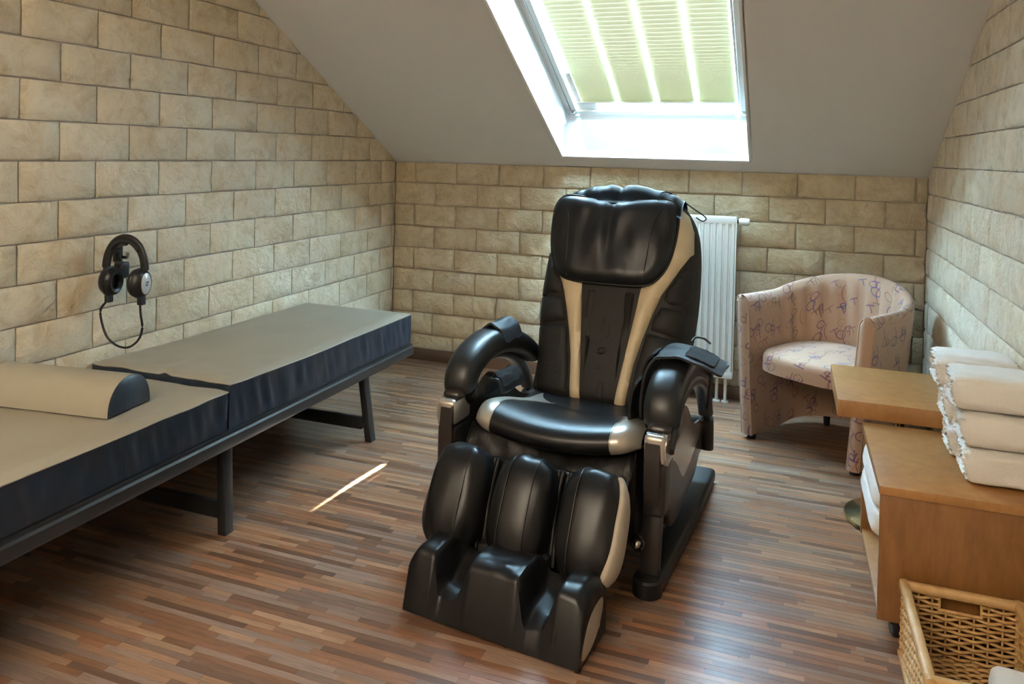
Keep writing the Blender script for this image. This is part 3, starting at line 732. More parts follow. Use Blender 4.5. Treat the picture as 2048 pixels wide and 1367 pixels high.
for i in range(nx):
    for j in range(ny): bm.faces.new((g[i, j], g[i+1, j], g[i+1, j+1], g[i, j+1]))
frontrow = set(g[i, 0] for i in range(nx+1))
ex = bmesh.ops.extrude_edge_only(bm, edges=[e for e in bm.edges if e.is_boundary])
for v in ex['geom']:
    if isinstance(v, bmesh.types.BMVert):
        v.co.z = .012
        if any(e.other_vert(v) in frontrow for e in v.link_edges): v.co.y = -1.008
bmesh.ops.edgeloop_fill(bm, edges=[e for e in ex['geom'] if isinstance(e, bmesh.types.BMEdge) and e.is_boundary])
bm.transform(FM); foot = from_bm('foot_rest', bm, M_LEATHER, CH, ang=48)
for sg in (-1, 1):
    def footmap(a, b, off, sg=sg): return FM @ Vector((sg*(.2785+off), a, b))
    leaf = [(-.980, .025), (-.965, .075), (-.92, .118), (-.845, .128), (-.83, .10), (-.86, .05), (-.92, .022)]
    tag(patch('side_patch', [(p.x, p.y) for p in catmull([(a, b, 0) for a, b in leaf], 3, True)], footmap, M_PADSIDE, foot, cell=.03, thick=.004, r=.01, base=0, back=-.006), 'champagne side patch')
    for x in (.062, .205):
        tube('seam', [FM @ Vector((sg*x, a, b)) for a, b in ((-.998, .06), (-.985, .10), (-.966, .150), (-.93, .180), (-.86, .188))], .0018, M_PLASTIC, foot, n=6)
box('footrest_stem', (-.12, -.80, .05), (.12, -.74, .16), M_PLASTIC, CH, .02)
# loose arm cuffs
def sheet(name, prof, y0, y1, th, mat, parent, n=6, jit=.0, seed=0, skew=0):
    """strip whose cross-section is the polyline prof (x,z), running from y0 to y1"""
    P = catmull([Vector((a, 0, b)) for a, b in prof], n); bm = bmesh.new(); g = {}; m = 8
    for i, p in enumerate(P):
        t = i/(len(P)-1); ed = min(1, min(t, 1-t)/.10); inset = .018*(1-math.sqrt(max(0, 1-(1-ed)**2)))
        for j in range(m+1):
            s = j/m; yy = y0+inset+(y1-y0-2*inset)*s+skew*t
            g[i, j] = bm.verts.new((p.x, yy, p.z+jit*noise.noise(Vector((t*5, s*3, seed)))))
    for i in range(len(P)-1):
        for j in range(m): bm.faces.new((g[i, j], g[i+1, j], g[i+1, j+1], g[i, j+1]))
    bmesh.ops.recalc_face_normals(bm, faces=bm.faces[:]); bmesh.ops.solidify(bm, geom=bm.faces[:], thickness=th)
    return from_bm(name, bm, mat, parent, ang=50)
cuff = sheet('arm_cuff', [(.272, .46), (.270, .54), (.283, .63), (.315, .678), (.37, .690), (.425, .682), (.48, .664), (.535, .640)], -.36, -.17, .008, M_NEOP, CH, jit=.010, seed=1, skew=.04)
sheet('velcro_pad', [(.408, .693), (.44, .686), (.475, .674), (.505, .661)], -.305, -.165, .004, M_VELCRO, cuff, jit=.004, seed=1, skew=.01)
sheet('cuff_flap', [(.262, .43), (.252, .49), (.258, .56), (.272, .60)], -.40, -.25, .010, M_VELCRO, cuff, jit=.006, seed=3)
sheet('cuff_flap', [(.270, .57), (.266, .62), (.285, .668), (.31, .684)], -.32, -.20, .008, M_VELCRO, cuff, jit=.006, seed=4)
tube('cuff_hose', [(.475, -.17, .655), (.472, -.14, .60), (.462, -.12, .52), (.458, -.115, .47), (.452, -.11, .455), (.446, -.10, .47)], .0045, M_PLASTIC, CH, n=8)
tube('cuff_loop', [(.40, -.14, .700), (.41, -.12, .712), (.44, -.12, .712), (.465, -.13, .698)], .004, M_PLASTIC, cuff, n=6)
cuff2 = sheet('arm_cuff', [(-.420, .60), (-.415, .655), (-.37, .688), (-.325, .672), (-.300, .62)], -.20, -.03, .008, M_NEOP, CH, jit=.012, seed=7)
cuff3 = sheet('cuff_flap', [(-.318, .46), (-.310, .505), (-.288, .525), (-.258, .510), (-.240, .468)], -.34, -.14, .010, M_NEOP, cuff2, jit=.010, seed=9)
sheet('velcro_pad', [(-.300, .524), (-.285, .534), (-.262, .522), (-.246, .492)], -.325, -.17, .004, M_VELCRO, cuff2, jit=.010, seed=9)
# ------------------------------------------------------------------ bench along the left wall
BN = thing('massage_bench', 'long black metal bench with two upholstered sections along the left stone wall', 'bench', (0, 0, 0))
RZ0, RZ1 = .318, .372
rp = [(-.012, RZ0), (.012, RZ0), (.016, RZ0+.012), (.016, RZ1-.014), (.008, RZ1-.008), (.008, RZ1), (-.012, RZ1)]
def rail(x, s):
    bm = bmesh.new(); A = [bm.verts.new((x+s*a, -.995, b)) for a, b in rp]; B = [bm.verts.new((x+s*a, -3.75, b)) for a, b in rp]
    bm.faces.new(A); bm.faces.new(B[::-1]); n = len(rp)
    for i in range(n): bm.faces.new((A[i], A[(i+1) % n], B[(i+1) % n], B[i]))
    return from_bm('side_rail', bm, M_METAL, BN, ang=30)
rail(.648, 1); rail(.044, -1)
for y in (-1.008, -3.737): box('end_rail', (.044, y-.012, RZ0), (.648, y+.012, RZ1), M_METAL, BN, .003)
box('deck', (.05, -3.73, .368), (.642, -1.015, .378), M_METAL, BN, .002)
def leg(x0, y0, x1, y1, hx=.017, hy=.021):
    bm = bmesh.new(); T = [bm.verts.new((x0+a*hx, y0+b*hy, .345)) for a, b in ((-1, -1), (1, -1), (1, 1), (-1, 1))]
    B = [bm.verts.new((x1+a*hx, y1+b*hy, 0)) for a, b in ((-1, -1), (1, -1), (1, 1), (-1, 1))]
    bm.faces.new(T); bm.faces.new(B[::-1])
    for i in range(4): bm.faces.new((T[i], T[(i+1) % 4], B[(i+1) % 4], B[i]))
    bmesh.ops.bevel(bm, geom=bm.edges[:], offset=.003, segments=2, profile=.5, affect='EDGES')
    return from_bm('leg', bm, M_METAL, BN)
for yt, yb in ((-2.352, -2.335), (-1.425, -1.375), (-3.45, -3.47)):
    leg(.620, yt, .618 if yb < -2 else .640, yb); leg(.085, yt, .085, yb)
    ym = yb*.75+yt*.25
    box('cross_bar', (.10, ym-.012, .055), (.605, ym+.012, .112), M_METAL, BN, .004)
def mattress(name, y0, y1, top, bot, rise, seed):
    """taupe top sheet and wrinkled navy sides"""
    x0, x1 = .016, .648; nx, ny = 24, 48
    def topz(u, v):
        z = top+rise*max(0, 1-v/.35)**1.5
        z += .0035*noise.noise(Vector((u*3, v*4, seed)))
        return z
    def wrk(u, v): return .006*noise.noise(Vector((u*6+4, v*11, seed)))*max(0, 1-v/.4)+.010*math.exp(-((u-.55+.5*v)/.03)**2)*max(0, 1-v/.22)*(1 if rise else 0)
    bm = bmesh.new(); g = {}
    for i in range(nx+1):
        for j in range(ny+1):
            u, v = i/nx, j/ny; e = min(1, min(u*nx, (1-u)*nx, v*ny, (1-v)*ny)/1.2)
            g[i, j] = bm.verts.new((x0+(x1-x0)*u, y0+(y1-y0)*v, topz(u, v)+wrk(u, v)-.010*(1-e)**2))
    for i in range(nx):
        for j in range(ny): bm.faces.new((g[i, j], g[i+1, j], g[i+1, j+1], g[i, j+1]))
    t = from_bm(name, bm, M_TAUPE, BN, ang=80)
    bm = bmesh.new()
    per = [(x1, y0, 0), (x1, y1, 0), (x0, y1, 0), (x0, y0, 0)]
    ring = []; 
    for k in range(4):
        a, b = Vector(per[k]), Vector(per[(k+1) % 4]); n = max(4, int((b-a).length/.011)); nrm = Vector(((b-a).y, -(b-a).x, 0)).normalized()*(-1 if (y1 < y0) else 1)
        for i in range(n): ring.append((a.lerp(b, i/n), nrm, min(i, n-i)/n))
    rows = []
    for j in range(9):
        f = j/8; row = []
        for p, nrm, ed in ring:
            u = (p.x-x0)/(x1-x0); v = (p.y-y0)/(y1-y0)
            zt = topz(u, v)+wrk(u, v)-.010; z = zt+(bot-zt)*f
            w = (.007*noise.noise(Vector((p.x*14+p.y*17, z*6, seed+2)))+.009*noise.noise(Vector((p.y*30+p.x*30+z*10, z*3, seed+5))))*math.sin(math.pi*f)*min(1, ed*30)
            row.append(bm.verts.new(Vector((p.x, p.y, z))+nrm*(w-.002*f)))
        rows.append(row)
    n = len(ring)
    for A, B in zip(rows, rows[1:]):
        for k in range(n): bm.faces.new((A[k], A[(k+1) % n], B[(k+1) % n], B[k]))
    bm.faces.new(rows[-1])
    from_bm('side_cover', bm, M_NAVY, t, ang=80)
    pts = [(p.x, p.y, topz((p.x-x0)/(x1-x0), (p.y-y0)/(y1-y0))+wrk((p.x-x0)/(x1-x0), (p.y-y0)/(y1-y0))-.011) for p, _, _ in ring]
    tube('piping', pts, .0028, M_TAUPE, t, n=6, sm=0, closed=True)
mattress('cushion', -2.362, -1.0, .533, .379, .012, 3)
mattress('cushion', -2.372, -3.72, .521, .379, 0, 11)

# half-round neck bolster
BO = thing('neck_bolster', 'half-round taupe bolster with navy ends lying on the bench', 'bolster', (.285, -2.70, .5255), R(7))
n = 24; prof_ = [(.095*math.cos(math.pi*k/n), .108*math.sin(math.pi*k/n)**.85) for k in range(n+1)]
bm = bmesh.new(); A = [bm.verts.new((-.235, -a, b)) for a, b in prof_]; B = [bm.verts.new((.235, -a, b)) for a, b in prof_]
for i in range(n): bm.faces.new((A[i], A[i+1], B[i+1], B[i]))
bm.faces.new((A[0], B[0], B[-1], A[-1])); from_bm('cover', bm, M_TAUPE, BO, ang=50)
for sx in (-1, 1):
    bm = bmesh.new(); C = [bm.verts.new((sx*.235, -a, b)) for a, b in prof_]; D = [bm.verts.new((sx*.239, -a*.94, .003+b*.94)) for a, b in prof_]
    for i in range(n+1): bm.faces.new((C[i], C[(i+1) % (n+1)], D[(i+1) % (n+1)], D[i]))
    bm.faces.new(D); from_bm('end_panel', bm, M_NAVY, BO, ang=50)

# ------------------------------------------------------------------ headphones on a wall hook
hc0 = Vector((.070, -2.343, .847)); hax = Vector((math.cos(R(6)), math.sin(R(6)), 0)); hside = Vector((-hax.y, hax.x, 0)); hd = .142
hm = hc0+hax*hd/2
HK = thing('wall_hook', 'black hook on the left stone wall carrying the headphones', 'hook', (0, -2.245, .955))
box('wall_plate', (.0, -.02, -.055), (.014, .02, .04), M_PLASTIC, HK, .006, 3)
tube('arm', [(.010, 0, .0), (.05, -.03, .012), (.10, -.065, .026), (.145, -.092, .034), (.152, -.095, .052)], .008, M_PLASTIC, HK)
tube('clamp_arm', [(.010, 0, -.02), (.05, -.03, -.04), (.08, -.05, -.055)], .007, M_PLASTIC, HK)
tube('peg', [(.010, .0, -.03), (.05, -.01, -.035), (.075, -.02, -.03), (.08, -.025, -.012)], .007, M_STEEL, HK)
box('clamp', (.060, -.070, -.105), (.100, -.030, -.045), M_PLASTIC, HK, .006, 3)
HP = thing('headphones', 'black over-ear headphones with silver ear plates hanging on the left wall', 'headphones', (0, 0, 0))
def hpt(a, z, s=0): v = hm+hax*a+hside*s; return Vector((v.x, v.y, z))
arc = [hpt(-.084*math.cos(math.pi*k/16)*(1 if 1 else 0), .895+.112*math.sin(math.pi*k/16)) for k in range(17)]
band = from_bm('headband', bm_sweep(bmesh.new(), catmull(arc, 3), circ(.0165, 14, .0075, .7), False, Vector((hside.x, hside.y, .001)).cross(Vector((0, 0, 1)))*0+Vector((0, 0, 1)) if 0 else hside.cross(hax) if 0 else hax.cross(Vector((0, 0, 1))) if 0 else hside*1.0), M_PLASTIC, HP, ang=50)
bm = bm_sweep(bmesh.new(), catmull(arc[4:13], 3), circ(.0085, 12, .015, .8), False, hside); bm.transform(Matrix.Translation((0, 0, -.008))); from_bm('headband_pad', bm, M_NEOP, band)
for sg in (-1, 1):
    c = hpt(sg*hd/2, .845)
    tube('slider', [hpt(sg*.084, .905), hpt(sg*.086, .885), hpt(sg*.087, .862)], .010, M_PLASTIC, band, n=8, ring=circ(.012, 10, .005, .6), upv=hax)
    out = hax*sg
    bm = bmesh.new(); lathe(bm, [(.0, .020), (.030, .020), (.043, .014), (.050, .002), (.052, -.010), (.047, -.014), (0, -.014)], 32, axis_mtx(c+Vector((0, 0, 0)), out) @ Matrix.Diagonal((.90, 1.08, 1, 1)))
    cup = from_bm('ear_cup', bm, M_PLASTIC, HP, ang=40)
    bm = bmesh.new(); m2 = axis_mtx(c-out*.020, -out) @ Matrix.Diagonal((.90, 1.08, 1, 1))
    lathe(bm, [(.024, .004), (.027, .013), (.037, .016), (.046, .009), (.049, -.002), (.046, -.007), (.026, -.006), (.024, .004)], 32, m2); from_bm('ear_cushion', bm, M_LEATHER, cup)
    bm = bmesh.new(); lathe(bm, [(.0, .0045), (.026, .004), (.030, .0), (0, 0)], 28, axis_mtx(c+out*.0195, out) @ Matrix.Diagonal((.86, 1.32, 1, 1))); pl = from_bm('ear_plate', bm, M_CUPSILVER, cup)
    mm = axis_mtx(c+out*.0242, out)
    bm = bmesh.new()
    for a, b in (((-.007, .006), (.007, .006)), ((.007, .006), (-.007, -.006)), ((-.007, -.006), (.007, -.006))):
        d = Vector((b[0]-a[0], b[1]-a[1], 0)); q = Vector((-d.y, d.x, 0)).normalized()*.0013
        P_ = [Vector((*a, 0))-q, Vector((*b, 0))-q, Vector((*b, 0))+q, Vector((*a, 0))+q]; quadslab(bm, P_, (0, 0, .0006))
    bm.transform(mm); from_bm('emblem', bm, M_PLASTIC, pl, smooth=False)
    box('cable_socket', c+Vector((-.010, -.012, -.080)), c+Vector((.012, .012, -.048)), M_PLASTIC, cup, .004)
cab = [hpt(-.07, .775), hpt(-.085, .765, .005), hpt(-.105, .735, .0), hpt(-.100, .69, 0), hpt(-.075, .635, 0), hpt(-.03, .606, 0), hpt(.02, .604, 0), hpt(.062, .635, 0), hpt(.078, .68, 0), hpt(.07, .73, 0), hpt(.066, .775, 0)]
tube('cable', cab, .0042, M_PLASTIC, HP, n=8)

# ------------------------------------------------------------------ radiator
RD = thing('radiator', 'white ribbed panel radiator on the back wall behind the massage chair', 'radiator', (1.575, -.016, .137))
RX, RH = .600, .900
box('panel', (0, -.080, 0), (RX, -.070, RH), M_RAD, RD, .004)
for z0, z1 in ((0, .040), (RH-.045, RH)): box('header', (0, -.092, z0), (RX, -.07, z1), M_RAD, RD, .006, 3)
nr = 18; pt = RX/nr
for k in range(nr):
    x = pt*(k+.5)
    bm = bmesh.new(); ys = [(-.0125, -.078), (-.0090, -.092), (.0090, -.092), (.0125, -.078)]
    A = [bm.verts.new((x+a, b, .035)) for a, b in ys]; B = [bm.verts.new((x+a, b, RH-.040)) for a, b in ys]
    for i in range(3): bm.faces.new((A[i], A[i+1], B[i+1], B[i]))
    bm.faces.new(A[::-1]); bm.faces.new(B); from_bm('rib', bm, M_RAD, RD, smooth=False)
box('side_cover', (-.003, -.090, .006), (.003, -.022, RH-.006), M_RAD, RD, .002); box('side_cover', (RX-.003, -.090, .006), (RX+.003, -.022, RH-.006), M_RAD, RD, .002)
box('top_grille', (0, -.088, RH-.008), (RX, -.020, RH-.002), M_RAD, RD, .002)
box('convector', (.03, -.070, .04), (RX-.03, -.022, RH-.05), M_RAD, RD, .002)
for z in (.15, .72): box('wall_bracket', (.1, -.04, z), (.14, .004, z+.05), M_RAD, RD, .002)
bm = bmesh.new(); lathe(bm, [(0, 0), (.010, 0), (.010, .014), (0, .014)], 16, axis_mtx((RX, -.055, RH-.028), (1, 0, 0))); from_bm('valve_stem', bm, M_PLASTIC, RD)
bm = bmesh.new(); lathe(bm, [(0, .012), (.018, .012), (.021, .018), (.021, .055), (.017, .068), (0, .070)], 20, axis_mtx((RX, -.055, RH-.028), (1, 0, 0))); tag(from_bm('valve_knob', bm, M_RAD, RD), 'white thermostat knob')
for x in (.517, .563): tube('pipe', [(x, -.055, .01), (x, -.055, -.137)], .009, M_RAD, RD, n=12, sm=0)
for x in (.517, .563):
    bm = bmesh.new(); lathe(bm, [(.009, .0), (.020, 0), (.018, .008), (.009, .008)], 16, Matrix.Translation((x, -.055, -.137))); from_bm('pipe_collar', bm, M_RAD, RD)

# ------------------------------------------------------------------ tub armchair
AC = thing('tub_armchair', 'small tub armchair in peach fabric printed with squiggles in the right corner', 'armchair', (2.668, -.50, 0), R(-32))
def u_path(r, front, n=40, flare=0):
    """plan of the U: from front left, round the back, to front right (local -y is forward)"""
    pts = []; L = -front
    for k in range(7): pts.append((-r, front+L*k/7))
    for k in range(n+1): a = math.pi-math.pi*k/n; pts.append((r*math.cos(a), r*.92*math.sin(a)))
    for k in range(1, 8): pts.append((r, L*0-(-front)*k/7))
    return pts
def shell(name, rad_fn, top_fn, bot_fn, mat, parent, rows=12, chan=0, thick=None):
    P = u_path(1, -.94); n = len(P); V, F, UV = [], [], []
    arc_ = [0]
    for i in range(1, n): arc_.append(arc_[-1]+math.hypot(P[i][0]-P[i-1][0], P[i][1]-P[i-1][1])*.32)
    for i, (a, b) in enumerate(P):
        s = i/(n-1); zt, zb = top_fn(s), bot_fn(s)
        for j in range(rows+1):
            t = j/rows; z = zb+(zt-zb)*t; r = rad_fn(s, z)
            V.append((a*r, b*(r if b > 0 else .32), z)); UV.append((arc_[i], z))
    for i in range(n-1):
        for j in range(rows): F.append((i*(rows+1)+j, (i+1)*(rows+1)+j, (i+1)*(rows+1)+j+1, i*(rows+1)+j+1))
    return V, F, UV
def uvmesh(name, V, F, UV, mat, parent, ang=60):
    me = bpy.data.meshes.new(name); me.from_pydata(V, [], F); me.update()
    l = me.uv_layers.new(name='UVMap')
    for lp in me.loops: l.data[lp.index].uv = UV[lp.vertex_index]
    bm = bmesh.new(); bm.from_mesh(me); bmesh.ops.recalc_face_normals(bm, faces=bm.faces[:]); bm.to_mesh(me); bm.free()
    return link(name, me, mat, parent, ang=ang)
topf = lambda s: .690+.095*math.sin(math.pi*max(0, min(1, (s-.12)/.76)))**1.3
botf = lambda s: .022+.034*max(0, math.sin(math.pi*max(0, min(1, (s-.10)/.80))))**.5
ro = lambda s, z: .292+.052*(z/.7)                        # outer face leans outwards
ri = lambda s, z: .292+.052*(z/.7)-.054
# closed shell: outer wall, rounded rim, inner wall, underside and the two front faces
P = u_path(1, -.94); n = len(P); ring = []
V, F, UV = [], [], []; arc_ = 0; prev = None; cols = []
for i, (a, b) in enumerate(P):
    s = i/(n-1); zt, zb = topf(s), botf(s)
    if prev: arc_ += math.hypot(a-prev[0], b-prev[1])*.32
    prev = (a, b); col = []
    chan = .016*abs(math.sin(arc_*math.pi/.098))**.7 if .08 < s < .92 else .008
    prof = [('o', zb+(zt-.03-zb)*k/10, 0) for k in range(11)]
    for k in range(1, 8):
        th = math.pi*k/8; prof.append(('m', zt-.03+.035*math.sin(th), (1-math.cos(th))/2))
    prof += [('i', zt-.03+(zb+.0-(zt-.03))*k/12, 1) for k in range(13)]
    d = 0; pz = None
    for kind, z, m in prof:
        r_o, r_i = ro(s, z), ri(s, z)-chan*(1 if kind == 'i' and z > .40 else 0)
        r = r_o+(r_i-r_o)*m
        p = Vector((a*r, (b*r if b > 0 else b*.32), z))
        if pz is not None: d += (p-pz).length
        pz = p; col.append(len(V)); V.append(p); UV.append((arc_, d))
    cols.append(col)
m = len(cols[0])
for A, B in zip(cols, cols[1:]):
    for k in range(m-1): F.append((A[k], B[k], B[k+1], A[k+1]))
    F.append((A[m-1], B[m-1], B[0], A[0]))
shellO = uvmesh('shell', V, F, UV, M_FABRIC, AC)
# front faces of the arms, slightly padded
for ci, sg in ((0, -1), (n-1, 1)):
    col = cols[ci]; Pv = [V[i] for i in col]; V2, F2, UV2 = [], [], []
    cen = sum(Pv, Vector())/len(Pv)
    half_ = [(Pv[k], Pv[m-1-k]) for k in range(m//2)]
    for j, (p, q) in enumerate(half_):
        for t in range(5):
            f = t/4; x = p.lerp(q, f); x = Vector((x.x, x.y-.014*math.sin(math.pi*f)**.6, x.z)); V2.append(x); UV2.append((x.x+.9*sg, x.z+.31))
    for j in range(len(half_)-1):
        for t in range(4): F2.append((j*5+t, j*5+t+1, (j+1)*5+t+1, (j+1)*5+t))
    fp = uvmesh('arm_front', V2, F2, UV2, M_FABRIC, AC)
    for e in (0, 1): tube('piping', [h[e] for h in half_][::2], .004, M_FABRIC, fp, n=6, sm=2)
    bx = [h[0] for h in half_][0]
    bm = bmesh.new(); lathe(bm, [(0, 0), (.022, 0), (.022, .024), (0, .024)], 16, Matrix.Translation((sg*.26, -.27, 0))); from_bm('foot', bm, M_PLASTIC, AC)
for a in (-.145, .145):
    bm = bmesh.new(); lathe(bm, [(0, 0), (.015, 0), (.018, .060), (0, .060)], 16, Matrix.Translation((a, .213, 0))); from_bm('foot', bm, M_PLASTIC, AC)
# seat cushion: D-shaped, domed, with a front border
V, F, UV = [], [], []; nr_, na = 14, 48
def seat_out(k):
    a = 2*math.pi*k/na; c, s_ = math.cos(a), math.sin(a); f = lambda q, e: math.copysign(abs(q)**e, q)
    return Vector((.252*f(c, .55), (.235*s_ if s_ > 0 else -.315*abs(s_)**.45), 0))
for j in range(nr_+1):
    for k in range(na):
        q = seat_out(k); t = j/nr_
        if t < .6: z = .452-.020*(t/.6)**2; p = q*(t/.6*.95); 
        else:
            th = (t-.6)/.4; p = q*(.95+.05*math.sin(min(1, th*2)*math.pi/2)); z = .432-.085*max(0, th-.15)/.85
        V.append((p.x, p.y, z)); UV.append((p.x+.5, p.y-(.45-z)*(1 if q.y < 0 else 0)+.3))
for j in range(nr_):
    for k in range(na): F.append((j*na+k, j*na+(k+1) % na, (j+1)*na+(k+1) % na, (j+1)*na+k))
uvmesh('seat_cushion', V, F, UV, M_FABRIC, AC, ang=80)
box('seat_base', (-.20, -.25, .345), (.20, .12, .39), M_PLASTIC, AC, .01)

# ------------------------------------------------------------------ pedestal side table
TB = thing('side_table', 'square wooden side table on a brass pedestal between armchair and cabinet', 'side table', (2.866, -1.295, 0))
box('table_top', (-.238, -.252, .450), (.238, .255, .511), M_WOOD, TB, .003)
bm = bmesh.new(); lathe(bm, [(0, .0), (.185, 0), (.192, .006), (.188, .014), (.12, .030), (.05, .045), (.026, .065), (.022, .09), (.022, .42), (.06, .449), (0, .449)], 40); from_bm('pedestal', bm, M_BRASS, TB, ang=35)

# ------------------------------------------------------------------ cabinet on castors
CB = thing('towel_cabinet', 'low open wooden cabinet on castors beside the right wall', 'cabinet', (0, 0, 0))
cx0, cx1, cya, cyb = 2.712, 3.105, -2.125, -1.565
box('top', (cx0-.004, cya-.006, .420), (cx1, cyb+.003, .446), M_WOOD, CB, .003)
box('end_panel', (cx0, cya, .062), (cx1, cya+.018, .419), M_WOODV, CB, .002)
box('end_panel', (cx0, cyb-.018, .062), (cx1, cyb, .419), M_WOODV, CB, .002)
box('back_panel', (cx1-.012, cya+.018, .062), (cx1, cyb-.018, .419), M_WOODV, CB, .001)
box('shelf', (cx0+.004, cya+.0185, .062), (cx1-.0125, cyb-.0185, .080), M_WOOD, CB, .001)
box('shelf', (cx0+.012, cya+.0185, .245), (cx1-.0125, cyb-.0185, .263), M_WOOD, CB, .001)
for x in (cx0+.055, cx1-.05):
    for y in (cya+.045, cyb-.045):
        w = bmesh.new(); lathe(w, [(0, -.014), (.018, -.014), (.024, -.009), (.024, .009), (.018, .014), (0, .014)], 20, axis_mtx((x, y, .0245), (1, .25, 0)))
        wh = from_bm('castor', w, M_PLASTIC, CB); box('castor_fork', (x-.018, y-.018, .040), (x+.018, y+.018, .0615), M_PLASTIC, wh, .004)

# ------------------------------------------------------------------ towels
def towel_bm(wy, hz, lx, seed, fringe=.006):
    """rolled, flattened towel: axis along x, its spiral layers showing at both ends"""
    bm = bmesh.new(); nx, na = 18, 44; g = {}; r = random.Random(seed)
    f = lambda c, e: math.copysign(abs(c)**e, c)
    for i in range(nx+1):
        u = i/nx; x = -lx/2+lx*u; e = min(1, min(u, 1-u)/.06); sh = .90+.10*math.sqrt(max(0, 1-(1-e)**2))
        for k in range(na):
            a = 2*math.pi*k/na; p = Vector((x, wy/2*f(math.cos(a), .42)*sh, hz/2*f(math.sin(a), .5)*sh))
            d = .0035*noise.noise(Vector((x*14, a*2, seed)))
            if i in (0, nx): p.x += (-1 if i == 0 else 1)*(fringe*r.random())
            p.y *= 1+d/.05; p.z = p.z+d*(1 if p.z > 0 else 0); g[i, k] = bm.verts.new(p)
    for i in range(nx):
        for k in range(na): bm.faces.new((g[i, k], g[i, (k+1) % na], g[i+1, (k+1) % na], g[i+1, k]))
    for i, s in ((0, -1), (nx, 1)):
        prev = [g[i, k] for k in range(na)]
        for lay in range(1, 9):
            q = 1-lay/9; dx = (.010 if lay % 2 else -.004)*-s
            cur = []
            for k in range(na):
                o = g[i, k].co; j = r.uniform(-.003, .003)
                cur.append(bm.verts.new((o.x+dx+j, o.y*q+.003*math.sin(k*.9+lay), o.z*q+.002*math.sin(k*1.3+lay*2))))
            for k in range(na): bm.faces.new((prev[k], prev[(k+1) % na], cur[(k+1) % na], cur[k]))
            prev = cur
        bm.faces.new(prev)
    return bm
names_ = ['bottom', 'middle', 'top']
for col_, (yc, xl, zs) in enumerate(((-1.945, (2.950, 2.936, 2.912), .1045), (-1.735, (2.945, 2.930, 2.905), .1045))):
    for k in range(3):
        xr = 3.112; lx = xr-xl[k]
        t = from_bm('rolled_towel', towel_bm(.196, zs-.001, lx, col_*3+k), M_TOWEL, None, ang=70)
        t.location = ((xl[k]+xr)/2, yc+.004*(k-1)*(1 if col_ else -1), .4465+zs*(k+.5)); t.rotation_euler = (0, 0, R((-2.0, 1.5, -1)[k]*.3))
        tag(t, 'white rolled towel, %s of the %s stack on the cabinet' % (names_[k], 'near' if col_ == 0 else 'far'), 'towel', 'rolled white towels on the cabinet')
for k, (z, dx) in enumerate(((.264, 0), (.342, .004))):
    bm = bmesh.new(); superell(bm, (0, 0, 0), (.165, .225, .038), .35, .25, 48, 18, None, wr=.02, wf=18, seed=k)
    for v in bm.verts:
        if v.co.x < -.10: v.co.z += .004*math.sin(v.co.z*260); v.co.x += .006*noise.noise(v.co*25)
    t = from_bm('folded_towel', bm, M_TOWEL, None, ang=70); t.location = (2.862+dx, -1.86, z+.0385)
    tag(t, 'white folded towel, %s of the two on the cabinet shelf' % ('lower', 'upper')[k], 'towel', 'folded towels inside the cabinet')

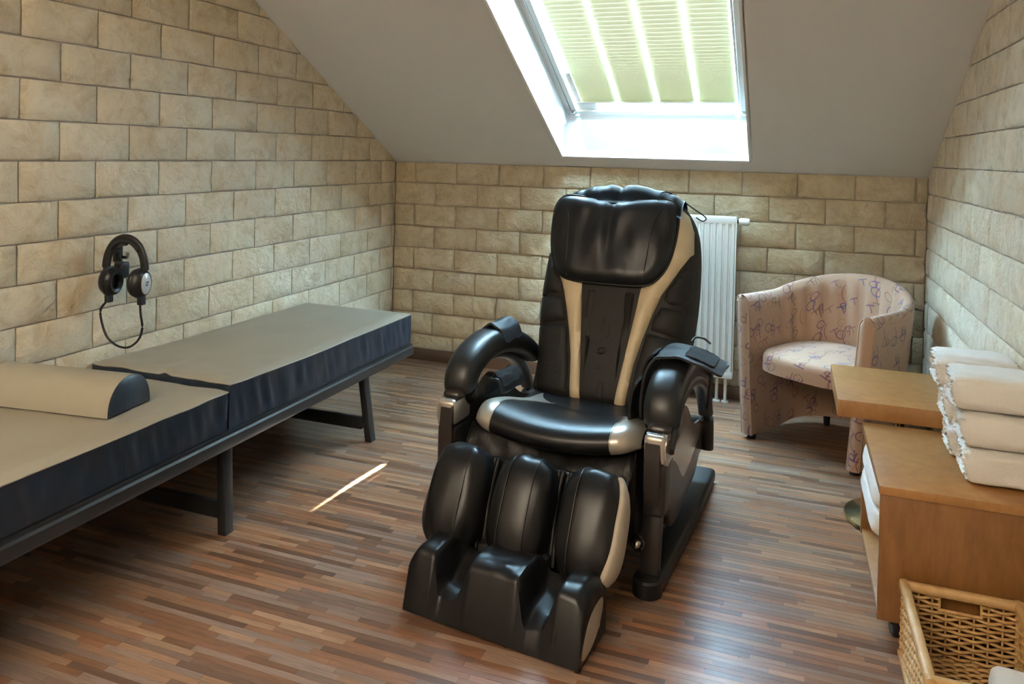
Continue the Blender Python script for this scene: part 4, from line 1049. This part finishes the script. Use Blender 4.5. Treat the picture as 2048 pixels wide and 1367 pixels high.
# ------------------------------------------------------------------ wicker basket
BK = thing('wicker_basket', 'rectangular wicker basket with handle slots on the floor before the cabinet', 'basket', (2.910, -2.375, 0))
hx, hy, bh = .148, .222, .205
rc = circ(.011, 8)
def weave(side):
    """rows of strands passing in front of and behind the stakes of one wall"""
    bm = bmesh.new(); st = bmesh.new(); L = hx if side in ('far', 'near') else hy
    ns = 9 if side in ('far', 'near') else 13; rows = 15; slot = side in ('far', 'near')
    def P(u, z, d):
        if side == 'far': return Vector((u, hy-.012-d, z))
        if side == 'near': return Vector((u, -hy+.012+d, z))
        if side == 'left': return Vector((-hx+.012+d, u, z))
        return Vector((hx-.012-d, u, z))
    for k in range(ns):
        u = -L+.014+(2*L-.028)*k/(ns-1)
        z1 = bh-.012
        if slot and abs(u) < .046: z1 = bh-.058
        bm_sweep(st, [P(u, .012, 0), P(u, z1, 0)], circ(.0028, 6), upv=Vector((.3, .9, 0)))
    for r_ in range(rows):
        z = .018+.0115*r_+.004
        if z > bh-.02: break
        segs = [(-L+.004, L-.004)]
        if slot and z > bh-.060: segs = [(-L+.004, -.050), (.050, L-.004)]
        for a, b in segs:
            n = max(8, int((b-a)/.0075)); path = []
            for i in range(n+1):
                u = a+(b-a)*i/n; ph = (u+L-.014)/((2*L-.028)/(ns-1))*math.pi+math.pi*(r_ % 2)
                path.append(P(u, z+.0012*math.sin(ph*.7+r_), .0052*math.cos(ph)))
            bm_sweep(bm, path, circ(.0044, 6, .0040))
    if slot: bm_sweep(bm, [P(-.052, bh-.060, 0), P(.052, bh-.060, 0)], circ(.005, 6))
    for s_ in (-.050, .050):
        if slot: bm_sweep(st, [P(s_, bh-.062, 0), P(s_, bh-.012, 0)], circ(.004, 6), upv=Vector((.3, .9, 0)))
    w = from_bm('woven_wall', bm, M_WICKER, BK, ang=80); w['kind'] = 'stuff'
    s2 = from_bm('stakes', st, M_WICKER, w, ang=80); s2['kind'] = 'stuff'
for sd in ('far', 'near', 'left', 'right'): weave(sd)
bm = bmesh.new()
for r_ in range(int(2*hy/.0115)):
    y = -hy+.012+.0115*r_; path = [Vector((-hx+.01+(2*hx-.02)*i/36, y, .012+.0045*math.cos(i/36*10*math.pi+math.pi*(r_ % 2)))) for i in range(37)]
    bm_sweep(bm, path, circ(.0046, 6))
w = from_bm('woven_bottom', bm, M_WICKER, BK, ang=80); w['kind'] = 'stuff'
for z, rr in ((bh, 1), (.010, .8)):
    for a, b in (((-hx, hy-.012), (hx, hy-.012)), ((-hx, -hy+.012), (hx, -hy+.012)), ((-hx+.012, -hy), (-hx+.012, hy)), ((hx-.012, -hy), (hx-.012, hy))):
        d = Vector((*b, 0))-Vector((*a, 0)); pts = [Vector((*a, z-.011*rr)).lerp(Vector((*b, z-.011*rr)), t/60) for t in range(61)]
        bm = bm_sweep(bmesh.new(), pts, circ(.0125*rr, 12, .0125*rr, .7), False, Vector((0, 0, 1)), lambda t: (1+.04*(int(t*60) % 2), 1+.04*(int(t*60) % 2)))
        from_bm('rim' if rr == 1 else 'base_rim', bm, M_WICKRIM, BK, ang=60)
for a in (-1, 1):
    for b in (-1, 1): tube('corner_post', [(a*(hx-.012), b*(hy-.012), .002), (a*(hx-.012), b*(hy-.012), bh-.012)], .0075, M_WICKRIM, BK, n=8, sm=0)
t = from_bm('used_towel', towel_bm(.10, .13, .15, 21), M_TOWEL, None, ang=70); t.location = (2.975, -2.455, .0865); t.rotation_euler = (0, 0, R(84))
tag(t, 'white rolled towel lying inside the wicker basket', 'towel')
